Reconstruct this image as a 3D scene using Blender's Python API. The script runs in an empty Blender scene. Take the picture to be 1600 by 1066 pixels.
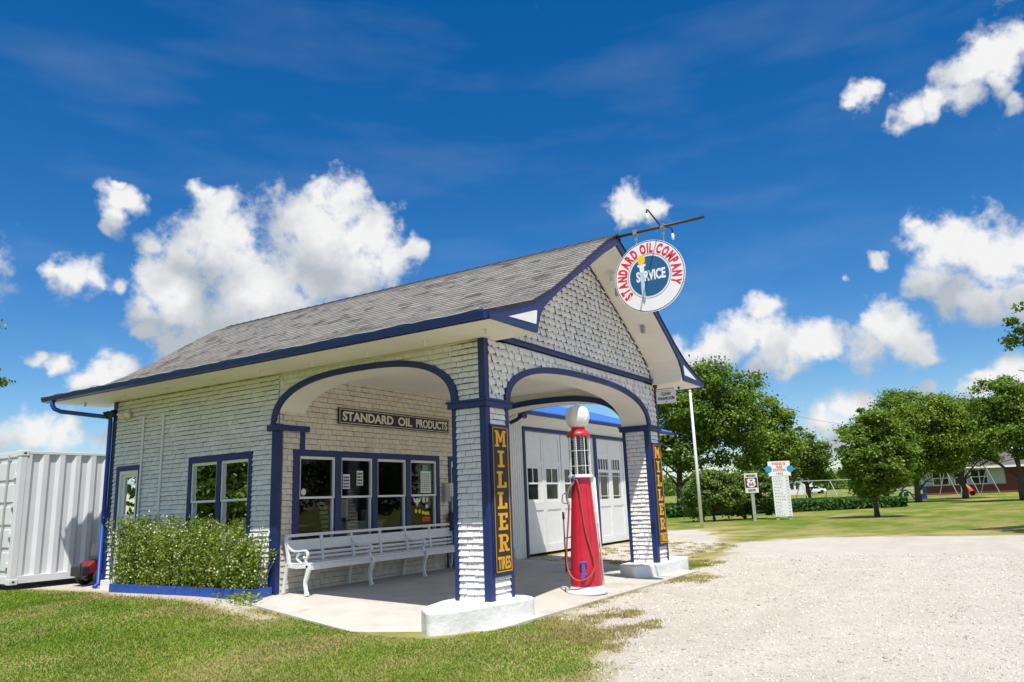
import bpy, math, random
import numpy as np
from mathutils import Vector, Matrix
R = math.radians
random.seed(7)
rng = np.random.default_rng(11)
SC = bpy.context.scene
COL = SC.collection

# ============================================================ camera
CAM = Vector((-8.884, -6.041, 1.30))
F = 1174.94                       # focal length in pixels of the 1600 px photograph
FW = Vector((0.8296475, 0.5176710, 0.2090498)).normalized()
RT = Vector((0.5358557, -0.8434551, -0.0379769)).normalized()
UP = RT.cross(FW).normalized()
cd = bpy.data.cameras.new('camera'); cam = bpy.data.objects.new('camera', cd); COL.objects.link(cam)
cd.sensor_width = 36.0; cd.lens = F / 1600 * 36.0; cd.clip_start = 0.05; cd.clip_end = 6000
cam.matrix_world = Matrix(((RT.x, UP.x, -FW.x, CAM.x), (RT.y, UP.y, -FW.y, CAM.y), (RT.z, UP.z, -FW.z, CAM.z), (0, 0, 0, 1)))
SC.camera = cam

def ray(px, py):
    d = FW + RT * ((px - 800) / F) - UP * ((py - 533) / F)
    return d.normalized()

# ============================================================ light
SUNV = Vector((-1.0, -0.80, 2.6)).normalized()          # towards the sun
sl = bpy.data.lights.new('sun', 'SUN'); so = bpy.data.objects.new('sun', sl); COL.objects.link(so)
sl.energy = 4.0; sl.angle = R(0.53); sl.color = (1.0, 0.95, 0.87)
so.rotation_euler = SUNV.to_track_quat('Z', 'Y').to_euler()
SUN_EL = math.asin(SUNV.z); SUN_AZ = math.atan2(SUNV.x, SUNV.y)

SC.view_settings.view_transform = 'Standard'; SC.view_settings.look = 'None'
SC.view_settings.exposure = 0.55; SC.view_settings.gamma = 1.0
SC.render.engine = 'CYCLES'
SC.cycles.max_bounces = 8; SC.cycles.diffuse_bounces = 4; SC.cycles.glossy_bounces = 4
SC.cycles.transmission_bounces = 6; SC.cycles.transparent_max_bounces = 12
SC.cycles.caustics_reflective = False; SC.cycles.caustics_refractive = False
SC.cycles.use_denoising = True; SC.cycles.sample_clamp_indirect = 6

# ============================================================ world: sky + clouds by direction
BLOBS = [(337,322,34),(350,372,60),(292,402,52),(255,440,48),(225,485,30),(300,478,70),(385,445,80),(282,530,40),(322,300,18),
 (470,345,58),(535,315,46),(505,300,30),(565,365,58),(500,405,80),(605,402,46),(638,385,25),(420,475,75),(555,432,55),(235,385,20),(345,505,60),
 (265,535,34),(230,520,20),(192,308,30),(180,335,24),(213,318,20),(187,280,12),(165,352,12),(120,434,34),(92,432,20),(152,428,24),(188,447,16),
 (158,588,35),(187,577,25),(122,598,25),(82,570,20),(57,563,14),(50,668,32),(100,678,28),(150,682,20),(18,688,28),
 (990,324,33),(1022,322,21),(968,330,16),(1340,152,26),(1356,138,16),(1326,167,15),
 (1500,112,32),(1532,98,38),(1572,85,42),(1596,55,28),(1462,160,30),(1420,172,32),(1392,182,15),(1500,145,32),(1562,128,26),(1592,150,18),
 (1440,368,34),(1482,382,45),(1522,382,38),(1560,402,58),(1602,395,58),(1452,442,42),(1500,462,46),(1542,470,38),(1428,350,18),(1602,470,38),(1376,400,15),(1326,428,7),
 (1190,488,27),(1162,522,42),(1202,532,52),(1252,542,42),(1120,542,38),(1080,560,34),(1058,545,18),(1282,520,30),(1302,532,28),(1372,500,34),(1396,520,42),(1432,545,34),(1352,545,38),(1456,555,18),(1180,575,24),(1230,572,18),
 (1310,640,34),(1342,636,26),(1282,655,24),(1258,680,18),(1442,612,18),(1540,602,28),(1582,588,34),(1604,605,40),(1312,695,24),
 # clouds outside the frame, for reflections and other views
 (-120,420,90),(-260,520,120),(1800,250,120),(1950,420,140),(1760,560,80),(-420,300,100),(2300,300,160)]
# unseen clouds added around the camera to brighten the shade (direction, angular radius)
FILL_CLOUDS = [((1, -.62, .55), .34), ((.75, -1, .30), .30), ((.1, -1, .42), .34), ((-1, .15, .40), .36), ((-.35, 1, .62), .36), ((-.8, .9, .30), .26), ((-1, -.75, .22), .22), ((.35, -.75, 1.0), .34), ((.45, .35, 1.25), .36), ((-.2, .6, 1.3), .28), ((.2, 1, .25), .10)]
BIG = [(340,380,105),(275,470,75),(515,360,105),(590,405,75),(420,470,110),(190,315,45),(125,434,45),(165,588,45),(75,675,60),
 (995,324,45),(1342,152,38),(1450,168,60),(1545,105,75),(1475,400,85),(1570,420,95),(1180,535,85),(1110,545,60),(1395,525,80),(1260,545,60),(1315,645,55),(1580,600,60)]

def cloud_group():
    g = bpy.data.node_groups.new('CloudField', 'ShaderNodeTree')
    g.interface.new_socket('Vector', in_out='INPUT', socket_type='NodeSocketVector')
    g.interface.new_socket('Mask', in_out='OUTPUT', socket_type='NodeSocketFloat')
    g.interface.new_socket('Shade', in_out='OUTPUT', socket_type='NodeSocketFloat')
    N, L = g.nodes, g.links
    gi = N.new('NodeGroupInput'); go = N.new('NodeGroupOutput')
    def chain(src, blobs):
        prev = None
        for b_ in blobs:
            if len(b_) == 3: c = ray(b_[0], b_[1]); rr = 1.15 * b_[2] / F * (FW.dot(c))
            else: c = Vector(b_[0]).normalized(); rr = b_[1]
            d = N.new('ShaderNodeVectorMath'); d.operation = 'DISTANCE'; L.new(src, d.inputs[0]); d.inputs[1].default_value = c
            m = N.new('ShaderNodeMath'); m.operation = 'MULTIPLY_ADD'; L.new(d.outputs['Value'], m.inputs[0])
            m.inputs[1].default_value = -1 / rr; m.inputs[2].default_value = 1.0
            if prev is None: prev = m.outputs[0]
            else:
                x_ = N.new('ShaderNodeMath'); x_.operation = 'SMOOTH_MAX'; L.new(prev, x_.inputs[0]); L.new(m.outputs[0], x_.inputs[1]); x_.inputs[2].default_value = 0.16
                prev = x_.outputs[0]
        return prev
    # warp the direction a little so that blobs lose their round outline
    nz = N.new('ShaderNodeTexNoise'); nz.inputs['Scale'].default_value = 26; nz.inputs['Detail'].default_value = 3; L.new(gi.outputs[0], nz.inputs['Vector'])
    sub = N.new('ShaderNodeVectorMath'); sub.operation = 'SUBTRACT'; L.new(nz.outputs['Color'], sub.inputs[0]); sub.inputs[1].default_value = (.5, .5, .5)
    mad = N.new('ShaderNodeVectorMath'); mad.operation = 'MULTIPLY_ADD'; L.new(sub.outputs[0], mad.inputs[0]); mad.inputs[1].default_value = (.045, .045, .045); L.new(gi.outputs[0], mad.inputs[2])
    m = chain(mad.outputs[0], BLOBS + FILL_CLOUDS)
    up = N.new('ShaderNodeVectorMath'); up.operation = 'ADD'; L.new(mad.outputs[0], up.inputs[0]); up.inputs[1].default_value = (.004, -.010, .042)
    s1 = chain(mad.outputs[0], BIG); s2 = chain(up.outputs[0], BIG)
    df = N.new('ShaderNodeMath'); df.operation = 'SUBTRACT'; L.new(s1, df.inputs[0]); L.new(s2, df.inputs[1])
    L.new(m, go.inputs[0]); L.new(df.outputs[0], go.inputs[1])
    return g

def build_world():
    w = bpy.data.worlds.new('World'); SC.world = w; w.use_nodes = True
    N, L = w.node_tree.nodes, w.node_tree.links; N.clear()
    def node(t, **k):
        n = N.new(t)
        for a, b in k.items(): setattr(n, a, b)
        return n
    def mth(op, a, b=None, c=None, clamp=False):
        n = node('ShaderNodeMath', operation=op, use_clamp=clamp)
        for i, v in enumerate((a, b, c)):
            if v is None: continue
            if isinstance(v, (int, float)): n.inputs[i].default_value = v
            else: L.new(v, n.inputs[i])
        return n.outputs[0]
    out = node('ShaderNodeOutputWorld'); bg = node('ShaderNodeBackground'); L.new(bg.outputs[0], out.inputs[0])
    sky = node('ShaderNodeTexSky', sky_type='NISHITA', sun_disc=False)
    sky.sun_elevation = SUN_EL; sky.sun_rotation = SUN_AZ; sky.altitude = 200; sky.air_density = 1.0; sky.dust_density = 0.35; sky.ozone_density = 3.0
    hs = node('ShaderNodeHueSaturation'); hs.inputs['Hue'].default_value = 0.505; hs.inputs['Saturation'].default_value = 1.42; hs.inputs['Value'].default_value = .87
    L.new(sky.outputs[0], hs.inputs['Color'])
    tc = node('ShaderNodeTexCoord')
    grp = node('ShaderNodeGroup'); grp.node_tree = cloud_group(); L.new(tc.outputs['Generated'], grp.inputs[0])
    def noise(scale, det, rough=.55):
        n = node('ShaderNodeTexNoise'); n.inputs['Scale'].default_value = scale; n.inputs['Detail'].default_value = det; n.inputs['Roughness'].default_value = rough
        L.new(tc.outputs['Generated'], n.inputs['Vector']); return n.outputs['Fac']
    n1 = noise(30, 8, .62); n2 = noise(14, 6, .55)
    a = mth('MULTIPLY_ADD', n1, 1.9, -0.88)
    f = mth('ADD', grp.outputs['Mask'], a)
    mr = node('ShaderNodeMapRange', interpolation_type='SMOOTHSTEP'); L.new(f, mr.inputs[0]); mr.inputs[1].default_value = -.06; mr.inputs[2].default_value = .72
    # thin high streaks
    mp = node('ShaderNodeMapping'); mp.inputs['Scale'].default_value = (2, 2, 9); mp.inputs['Rotation'].default_value = (R(12), 0, 0); L.new(tc.outputs['Generated'], mp.inputs[0])
    ns = node('ShaderNodeTexNoise'); ns.inputs['Scale'].default_value = 2.2; ns.inputs['Detail'].default_value = 7; L.new(mp.outputs[0], ns.inputs['Vector'])
    st = node('ShaderNodeMapRange'); L.new(ns.outputs['Fac'], st.inputs[0]); st.inputs[1].default_value = .48; st.inputs[2].default_value = .85; st.inputs[4].default_value = .07
    mask = mth('MAXIMUM', mr.outputs[0], st.outputs[0])
    sh = mth('MULTIPLY_ADD', grp.outputs['Shade'], 1.0, 0.46)
    sh = mth('ADD', sh, mth('MULTIPLY_ADD', n2, 1.7, -0.85))
    sh = mth('ADD', sh, mth('MULTIPLY_ADD', n1, -0.5, 0.25), None, True)
    cr = node('ShaderNodeValToRGB'); L.new(sh, cr.inputs[0])
    e = cr.color_ramp.elements; e[0].position = 0.1; e[0].color = (3.2, 3.55, 3.9, 1); e[1].position = .9; e[1].color = (6.2, 6.2, 6.2, 1)
    mx = node('ShaderNodeMix', data_type='RGBA'); L.new(mask, mx.inputs['Factor']); L.new(hs.outputs[0], mx.inputs['A']); L.new(cr.outputs[0], mx.inputs['B'])
    L.new(mx.outputs['Result'], bg.inputs[0]); bg.inputs[1].default_value = 0.10
    w.cycles.sampling_method = 'MANUAL'; w.cycles.sample_map_resolution = 512
build_world()

# ============================================================ materials
MATS = {}
def mat(name, base, rough=.6, metal=0.0, var=.0, vscale=4.0, col2=None, bump=0.0, bscale=30.0, spec=.5, coat=0.0, isl=0.0, detail=6, distort=0, stain=None):
    m = bpy.data.materials.new(name); m.use_nodes = True; N, L = m.node_tree.nodes, m.node_tree.links
    b = N['Principled BSDF']; b.inputs['Roughness'].default_value = rough; b.inputs['Metallic'].default_value = metal
    b.inputs['Specular IOR Level'].default_value = spec; b.inputs['Coat Weight'].default_value = coat
    tc = N.new('ShaderNodeTexCoord')
    n = N.new('ShaderNodeTexNoise'); n.inputs['Scale'].default_value = vscale; n.inputs['Detail'].default_value = detail; n.inputs['Distortion'].default_value = distort
    geo = N.new('ShaderNodeNewGeometry'); L.new(geo.outputs['Position'], n.inputs['Vector'])
    mr = N.new('ShaderNodeMapRange'); L.new(n.outputs['Fac'], mr.inputs[0]); mr.inputs[1].default_value = .3; mr.inputs[2].default_value = .7
    mx = N.new('ShaderNodeMix'); mx.data_type = 'RGBA'; L.new(mr.outputs[0], mx.inputs['Factor'])
    c2 = col2 if col2 else tuple(max(0, c * (1 - var)) for c in base)
    mx.inputs['A'].default_value = (*base, 1); mx.inputs['B'].default_value = (*c2, 1)
    src = mx.outputs['Result']
    if isl:
        hv = N.new('ShaderNodeHueSaturation'); k = N.new('ShaderNodeMapRange'); L.new(geo.outputs['Random Per Island'], k.inputs[0])
        k.inputs[3].default_value = 1 - isl; k.inputs[4].default_value = 1 + isl; L.new(k.outputs[0], hv.inputs['Value']); L.new(src, hv.inputs['Color']); src = hv.outputs[0]
    if stain:
        sc, th, colr = stain
        s = N.new('ShaderNodeTexNoise'); s.inputs['Scale'].default_value = sc; s.inputs['Detail'].default_value = 8; s.inputs['Roughness'].default_value = .65; L.new(geo.outputs['Position'], s.inputs['Vector'])
        k = N.new('ShaderNodeMapRange'); L.new(s.outputs['Fac'], k.inputs[0]); k.inputs[1].default_value = th; k.inputs[2].default_value = th + .08
        m2 = N.new('ShaderNodeMix'); m2.data_type = 'RGBA'; L.new(k.outputs[0], m2.inputs['Factor']); L.new(src, m2.inputs['A']); m2.inputs['B'].default_value = (*colr, 1); src = m2.outputs['Result']
    L.new(src, b.inputs['Base Color'])
    if bump:
        n2 = N.new('ShaderNodeTexNoise'); n2.inputs['Scale'].default_value = bscale; n2.inputs['Detail'].default_value = 5; L.new(geo.outputs['Position'], n2.inputs['Vector'])
        bp = N.new('ShaderNodeBump'); bp.inputs['Strength'].default_value = bump; bp.inputs['Distance'].default_value = .02; L.new(n2.outputs['Fac'], bp.inputs['Height']); L.new(bp.outputs[0], b.inputs['Normal'])
    MATS[name] = m
    return m
M_BRICK = mat('painted_brick', (.83, .82, .81), .65, var=.14, vscale=7, bump=.25, bscale=60, isl=.05, stain=(2.2, .66, (.55, .53, .48)))
M_OFFB = mat('bounce_tinted_brick', (.76, .69, .59), .65, var=.16, vscale=7, bump=.25, bscale=60, isl=.06, stain=(2.2, .64, (.52, .47, .39)))  # white office brick with the warm ground bounce mixed into its colour
M_SHING = mat('painted_shingle', (.84, .83, .81), .7, var=.16, vscale=9, bump=.3, bscale=70, isl=.07, stain=(3, .64, (.5, .48, .44)))
M_GAP = mat('mortar_gap', (.17, .165, .155), .85, var=.3, vscale=20)
M_CREAM = mat('cream_soffit', (.80, .765, .70), .6, var=.08, vscale=2, stain=(1.5, .70, (.6, .55, .47)))
M_WHITE = mat('white_gloss_paint', (.80, .81, .82), .42, var=.07, vscale=8, bump=.08, bscale=25)
M_PLINTH = mat('white_plinth_paint', (.80, .81, .81), .6, var=.12, vscale=4, bump=.8, bscale=9, stain=(5, .66, (.38, .36, .33)))
M_BENCH = mat('bench_paint', (.78, .80, .82), .45, var=.08, vscale=10, bump=.1, bscale=40, stain=(14, .72, (.5, .48, .45)))
M_BLUE = mat('blue_trim_paint', (.013, .030, .145), .45, var=.3, vscale=5, bump=.1, bscale=30)
M_BLUE2 = mat('bright_blue_paint', (.020, .085, .42), .45, var=.25, vscale=5, bump=.1, bscale=30)
M_GUT = mat('gutter_blue', (.012, .040, .23), .35, var=.3, vscale=3, isl=.0)
M_DARK = mat('dark_brown_trim', (.035, .03, .04), .6)
M_CONC = mat('concrete_slab', (.56, .53, .475), .85, var=.16, vscale=2.2, bump=.25, bscale=45, stain=(1.3, .57, (.43, .40, .355)))
M_RED = mat('pump_red_enamel', (.58, .012, .038), .38, var=.22, vscale=5, coat=.25, bump=.04, bscale=8)
M_HOSE = mat('orange_red_hose', (.42, .07, .04), .5, var=.2)
M_BLACK = mat('black_iron', (.02, .02, .022), .5)
M_METAL = mat('dull_metal', (.45, .45, .43), .4, metal=.8, var=.2)
M_GALV = mat('galvanised_post', (.46, .48, .46), .5, metal=.3, var=.2)
M_NAVYSIGN = mat('navy_enamel', (.020, .010, .035), .35, coat=.3)
M_SIGNTXT = mat('cream_lettering', (.72, .68, .60), .5)
M_MBOARD = mat('black_green_signboard', (.022, .022, .014), .5, var=.4, vscale=12)
M_MLET = mat('golden_yellow_lettering', (.80, .40, .03), .5, var=.12, vscale=14)
M_ENW = mat('white_enamel', (.83, .83, .84), .25, var=.03, coat=.3)
M_ENR = mat('red_enamel_letter', (.70, .02, .045), .3)
M_ENB = mat('teal_blue_enamel', (.012, .10, .24), .3, coat=.3)
M_ENN = mat('navy_line_enamel', (.01, .03, .10), .3)
M_FLAME = mat('yellow_flame', (.90, .58, .02), .4)
M_TORCH = mat('pale_blue_torch', (.45, .62, .75), .4)
M_GREY = mat('grey_paint', (.33, .34, .35), .5)
M_PURPLE = mat('violet_handle', (.10, .09, .38), .4)
M_GLOBE = mat('milk_glass', (.80, .80, .76), .55, var=.05)
M_CONT = mat('container_white', (.74, .75, .78), .45, var=.07, vscale=2.5, stain=(6, .71, (.5, .44, .38)))
M_BROWNSIGN = mat('brown_sign', (.10, .035, .02), .5)
M_ORANGE = mat('orange_lettering', (.65, .22, .06), .5)
M_LBLUE = mat('light_blue_print', (.03, .28, .52), .5)
M_WOOD = mat('brown_wood', (.12, .075, .045), .7, var=.4, vscale=12, bump=.3)
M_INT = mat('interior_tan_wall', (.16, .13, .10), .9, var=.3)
M_TYRE = mat('tyre_rubber', (.02, .02, .02), .8)
M_CARW = mat('white_car_paint', (.80, .81, .83), .3, coat=.6)
M_BRK = mat('red_brown_brick', (.16, .055, .035), .85, var=.3, vscale=20)
M_ROOFH = mat('house_roof_grey', (.13, .115, .115), .8, var=.3, vscale=3)
M_PANELH = mat('pale_green_panel', (.40, .46, .46), .6)
M_BARK = mat('bark', (.11, .085, .065), .9, var=.45, vscale=9, bump=.6, bscale=25)
M_PLAST = mat('orange_plastic', (.45, .06, .02), .4)
M_TEAL = mat('teal_plastic', (.02, .22, .28), .4)
M_BPLAST = mat('blue_plastic', (.01, .05, .28), .4)
M_YEL = mat('yellow_print', (.75, .65, .03), .5)
M_PAPER = mat('paper', (.72, .72, .68), .7)
M_GREENP = mat('green_print', (.10, .30, .22), .6)
M_MOWRED = mat('mower_red', (.20, .012, .015), .35, coat=.3)

def roof_mat():
    m = bpy.data.materials.new('asphalt_shingle_roof'); m.use_nodes = True; N, L = m.node_tree.nodes, m.node_tree.links
    b = N['Principled BSDF']; b.inputs['Roughness'].default_value = .9; b.inputs['Specular IOR Level'].default_value = .25
    uv = N.new('ShaderNodeUVMap'); uv.uv_map = 'UVMap'
    br = N.new('ShaderNodeTexBrick'); L.new(uv.outputs[0], br.inputs['Vector']); br.inputs['Scale'].default_value = 1.0
    br.inputs['Brick Width'].default_value = .30; br.inputs['Row Height'].default_value = .13; br.inputs['Mortar Size'].default_value = .006; br.inputs['Bias'].default_value = 0
    br.inputs['Color1'].default_value = (.185, .175, .16, 1); br.inputs['Color2'].default_value = (.245, .232, .215, 1); br.inputs['Mortar'].default_value = (.05, .05, .05, 1)
    geo = N.new('ShaderNodeNewGeometry')
    n = N.new('ShaderNodeTexNoise'); n.inputs['Scale'].default_value = 60; n.inputs['Detail'].default_value = 4; L.new(geo.outputs['Position'], n.inputs['Vector'])
    mp = N.new('ShaderNodeMapping'); mp.inputs['Scale'].default_value = (2.2, 1.3, 2.2); L.new(geo.outputs['Position'], mp.inputs[0])
    n2 = N.new('ShaderNodeTexNoise'); n2.inputs['Scale'].default_value = 1.6; n2.inputs['Detail'].default_value = 7; n2.inputs['Roughness'].default_value = .6; L.new(mp.outputs[0], n2.inputs['Vector'])
    k = N.new('ShaderNodeMapRange'); L.new(n2.outputs['Fac'], k.inputs[0]); k.inputs[1].default_value = .53; k.inputs[2].default_value = .63; k.inputs[3].default_value = 1.0; k.inputs[4].default_value = .45
    k2 = N.new('ShaderNodeMapRange'); L.new(n.outputs['Fac'], k2.inputs[0]); k2.inputs[1].default_value = .3; k2.inputs[2].default_value = .7; k2.inputs[3].default_value = .75; k2.inputs[4].default_value = 1.25
    mu = N.new('ShaderNodeMath'); mu.operation = 'MULTIPLY'; L.new(k.outputs[0], mu.inputs[0]); L.new(k2.outputs[0], mu.inputs[1])
    hv = N.new('ShaderNodeHueSaturation'); L.new(br.outputs['Color'], hv.inputs['Color']); L.new(mu.outputs[0], hv.inputs['Value'])
    L.new(hv.outputs[0], b.inputs['Base Color'])
    bp = N.new('ShaderNodeBump'); bp.inputs['Strength'].default_value = .6; bp.inputs['Distance'].default_value = .008; L.new(n.outputs['Fac'], bp.inputs['Height']); L.new(bp.outputs[0], b.inputs['Normal'])
    return m
M_ROOF = roof_mat()

def blueroof_mat():
    return mat('blue_metal_roof', (.015, .15, .50), .6, metal=.0, var=.15, vscale=2)
M_BROOF = blueroof_mat()

def glass_mat(name, tint=(.9, .95, .95), refl=.10, rough=.0):
    m = bpy.data.materials.new(name); m.use_nodes = True; N, L = m.node_tree.nodes, m.node_tree.links
    N.remove(N['Principled BSDF'])
    g = N.new('ShaderNodeBsdfGlossy'); g.inputs['Roughness'].default_value = rough; g.inputs['Color'].default_value = (1, 1, 1, 1)
    t = N.new('ShaderNodeBsdfTransparent'); t.inputs['Color'].default_value = (*tint, 1)
    fr = N.new('ShaderNodeFresnel'); fr.inputs['IOR'].default_value = 1.5
    ad = N.new('ShaderNodeMath'); ad.operation = 'ADD'; ad.use_clamp = True; L.new(fr.outputs[0], ad.inputs[0]); ad.inputs[1].default_value = refl
    mx = N.new('ShaderNodeMixShader'); L.new(ad.outputs[0], mx.inputs[0]); L.new(t.outputs[0], mx.inputs[1]); L.new(g.outputs[0], mx.inputs[2])
    L.new(mx.outputs[0], N['Material Output'].inputs[0])
    return m
M_GLASS = glass_mat('window_glass', (.62, .66, .64), .0)
M_CLEAR = glass_mat('clear_glass', (.92, .95, .94), .02)
M_DGLASS = mat('dark_window_glass', (.02, .025, .025), .06, spec=.6)

def leaf_mat(name, c1, c2, trans=.3, rough=.55, isl=.35):
    m = bpy.data.materials.new(name); m.use_nodes = True; N, L = m.node_tree.nodes, m.node_tree.links
    N.remove(N['Principled BSDF'])
    geo = N.new('ShaderNodeNewGeometry')
    n = N.new('ShaderNodeTexNoise'); n.inputs['Scale'].default_value = .9; n.inputs['Detail'].default_value = 3; L.new(geo.outputs['Position'], n.inputs['Vector'])
    ad = N.new('ShaderNodeMath'); ad.operation = 'MULTIPLY_ADD'; L.new(geo.outputs['Random Per Island'], ad.inputs[0]); ad.inputs[1].default_value = isl * 2; L.new(n.outputs['Fac'], ad.inputs[2])
    k = N.new('ShaderNodeMapRange'); L.new(ad.outputs[0], k.inputs[0]); k.inputs[1].default_value = .35; k.inputs[2].default_value = .65 + isl * 2
    mx = N.new('ShaderNodeMix'); mx.data_type = 'RGBA'; L.new(k.outputs[0], mx.inputs['Factor']); mx.inputs['A'].default_value = (*c1, 1); mx.inputs['B'].default_value = (*c2, 1)
    d = N.new('ShaderNodeBsdfDiffuse'); t = N.new('ShaderNodeBsdfTranslucent'); g = N.new('ShaderNodeBsdfGlossy'); g.inputs['Roughness'].default_value = rough - .1
    L.new(mx.outputs['Result'], d.inputs[0]); L.new(mx.outputs['Result'], t.inputs[0]); g.inputs['Color'].default_value = (.8, .85, .8, 1)
    a = N.new('ShaderNodeMixShader'); a.inputs[0].default_value = trans; L.new(d.outputs[0], a.inputs[1]); L.new(t.outputs[0], a.inputs[2])
    b = N.new('ShaderNodeMixShader'); b.inputs[0].default_value = .02; L.new(a.outputs[0], b.inputs[1]); L.new(g.outputs[0], b.inputs[2])
    L.new(b.outputs[0], N['Material Output'].inputs[0])
    return m
M_LEAF = leaf_mat('tree_leaves', (.085, .165, .022), (.24, .36, .045), .38)
M_LEAF2 = leaf_mat('yellow_green_leaves', (.11, .20, .024), (.30, .40, .05), .38)
M_LEAF3 = leaf_mat('dark_leaves', (.055, .12, .018), (.17, .27, .035), .36)
M_SHRUB = leaf_mat('shrub_leaves', (.06, .12, .02), (.20, .30, .06))
M_FLOWERLEAF = leaf_mat('planter_leaves', (.10, .19, .015), (.38, .46, .07), .4)
M_PETAL = leaf_mat('white_petals', (.7, .68, .55), (.85, .84, .75), .3)
M_CROP = leaf_mat('crop_leaves', (.04, .11, .02), (.10, .20, .04))
M_BLADE = leaf_mat('grass_blades', (.10, .20, .012), (.27, .40, .035), .4, isl=.18)
M_DRYB = leaf_mat('dry_grass_blades', (.28, .25, .08), (.48, .42, .18), .35)

# ============================================================ mesh helpers
class MB:
    def __init__(s): s.v = []; s.f = []
    def add(s, vs, fs):
        o = len(s.v); s.v += [tuple(p) for p in vs]; s.f += [tuple(i + o for i in f) for f in fs]; return s
    def box(s, x0, y0, z0, x1, y1, z1, M=None):
        vs = [(x, y, z) for z in (z0, z1) for y in (y0, y1) for x in (x0, x1)]
        if M: vs = [M(*p) if callable(M) else tuple(M @ Vector(p)) for p in vs]
        return s.add(vs, [(0, 2, 3, 1), (4, 5, 7, 6), (0, 1, 5, 4), (2, 6, 7, 3), (0, 4, 6, 2), (1, 3, 7, 5)])
    def quad(s, a, b, c, d): return s.add([a, b, c, d], [(0, 1, 2, 3)])
    def poly(s, pts, M, d0, d1):
        """closed 2-D outline (u,v) extruded from depth d0 to d1 through M(u,d,v)"""
        n = len(pts); vs = [M(u, d0, v) for u, v in pts] + [M(u, d1, v) for u, v in pts]
        return s.add(vs, [tuple(range(n)), tuple(reversed(range(n, 2 * n)))] + [(i, i + n, (i + 1) % n + n, (i + 1) % n) for i in range(n)])
    def tube(s, path, r, n=8, caps=True):
        P = [Vector(p) for p in path]; rs = r if isinstance(r, (list, tuple)) else [r] * len(P)
        rings = []; prev = None
        for i, p in enumerate(P):
            t = (P[min(i + 1, len(P) - 1)] - P[max(i - 1, 0)])
            t = t.normalized() if t.length > 1e-9 else Vector((0, 0, 1))
            if prev is None: a = t.orthogonal().normalized()
            else:
                a = prev - t * prev.dot(t); a = a.normalized() if a.length > 1e-6 else t.orthogonal().normalized()
            prev = a; b = t.cross(a)
            rings.append([p + (a * math.cos(2 * math.pi * k / n) + b * math.sin(2 * math.pi * k / n)) * rs[i] for k in range(n)])
        vs = [q for rg in rings for q in rg]; fs = []
        for i in range(len(P) - 1):
            for k in range(n): fs.append((i * n + k, i * n + (k + 1) % n, (i + 1) * n + (k + 1) % n, (i + 1) * n + k))
        if caps: fs += [tuple(reversed(range(n))), tuple(range((len(P) - 1) * n, len(P) * n))]
        return s.add(vs, fs)
    def lathe(s, prof, c=(0, 0, 0), n=32, fn=None):
        vs = []; fs = []
        for (r, z) in prof:
            for k in range(n):
                a = 2 * math.pi * k / n; rr = fn(r, z, a) if fn else r
                vs.append((c[0] + rr * math.cos(a), c[1] + rr * math.sin(a), c[2] + z))
        m = len(prof)
        for i in range(m - 1):
            for k in range(n): fs.append((i * n + k, i * n + (k + 1) % n, (i + 1) * n + (k + 1) % n, (i + 1) * n + k))
        fs += [tuple(reversed(range(n))), tuple(range((m - 1) * n, m * n))]
        return s.add(vs, fs)
    def build(s, name, m, parent=None, smooth=False, bevel=0.0, auto=None):
        me = bpy.data.meshes.new(name); me.from_pydata(s.v, [], s.f); me.materials.append(m); me.update()
        if smooth: me.polygons.foreach_set('use_smooth', [True] * len(me.polygons))
        o = bpy.data.objects.new(name, me); COL.objects.link(o)
        if auto is not None: me.set_sharp_from_angle(angle=R(auto))
        if bevel:
            b = o.modifiers.new('bevel', 'BEVEL'); b.width = bevel; b.segments = 2; b.limit_method = 'ANGLE'; b.angle_limit = R(40)
        if parent: o.parent = parent; o.matrix_parent_inverse = Matrix.Translation(parent.location).inverted() if parent.type == 'EMPTY' and not parent.get('rot') else parent.matrix_world.inverted()
        return o

def fastmesh(name, V, Fc, m, parent=None, smooth=False):
    V = np.asarray(V, dtype=np.float32).reshape(-1, 3); Fc = np.asarray(Fc, dtype=np.int32); k = Fc.shape[1]
    me = bpy.data.meshes.new(name); me.vertices.add(len(V)); me.vertices.foreach_set('co', V.ravel())
    me.loops.add(Fc.size); me.loops.foreach_set('vertex_index', Fc.ravel())
    me.polygons.add(len(Fc)); me.polygons.foreach_set('loop_start', np.arange(0, Fc.size, k, dtype=np.int32))
    if smooth: me.polygons.foreach_set('use_smooth', np.ones(len(Fc), dtype=bool))
    me.update(calc_edges=True)
    if m: me.materials.append(m)
    o = bpy.data.objects.new(name, me); COL.objects.link(o)
    if parent: o.parent = parent; o.matrix_parent_inverse = Matrix.Translation(parent.location).inverted()
    return o

def thing(name, label, cat, loc=(0, 0, 0), group=None):
    o = bpy.data.objects.new(name, None); COL.objects.link(o); o.location = loc; o.empty_display_size = .2
    o['label'] = label; o['category'] = cat
    if group: o['group'] = group
    return o
def tag(o, label, cat, group=None, kind=None):
    o['label'] = label; o['category'] = cat
    if group: o['group'] = group
    if kind: o['kind'] = kind
    return o
def struct(o): o['kind'] = 'structure'; return o

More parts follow.
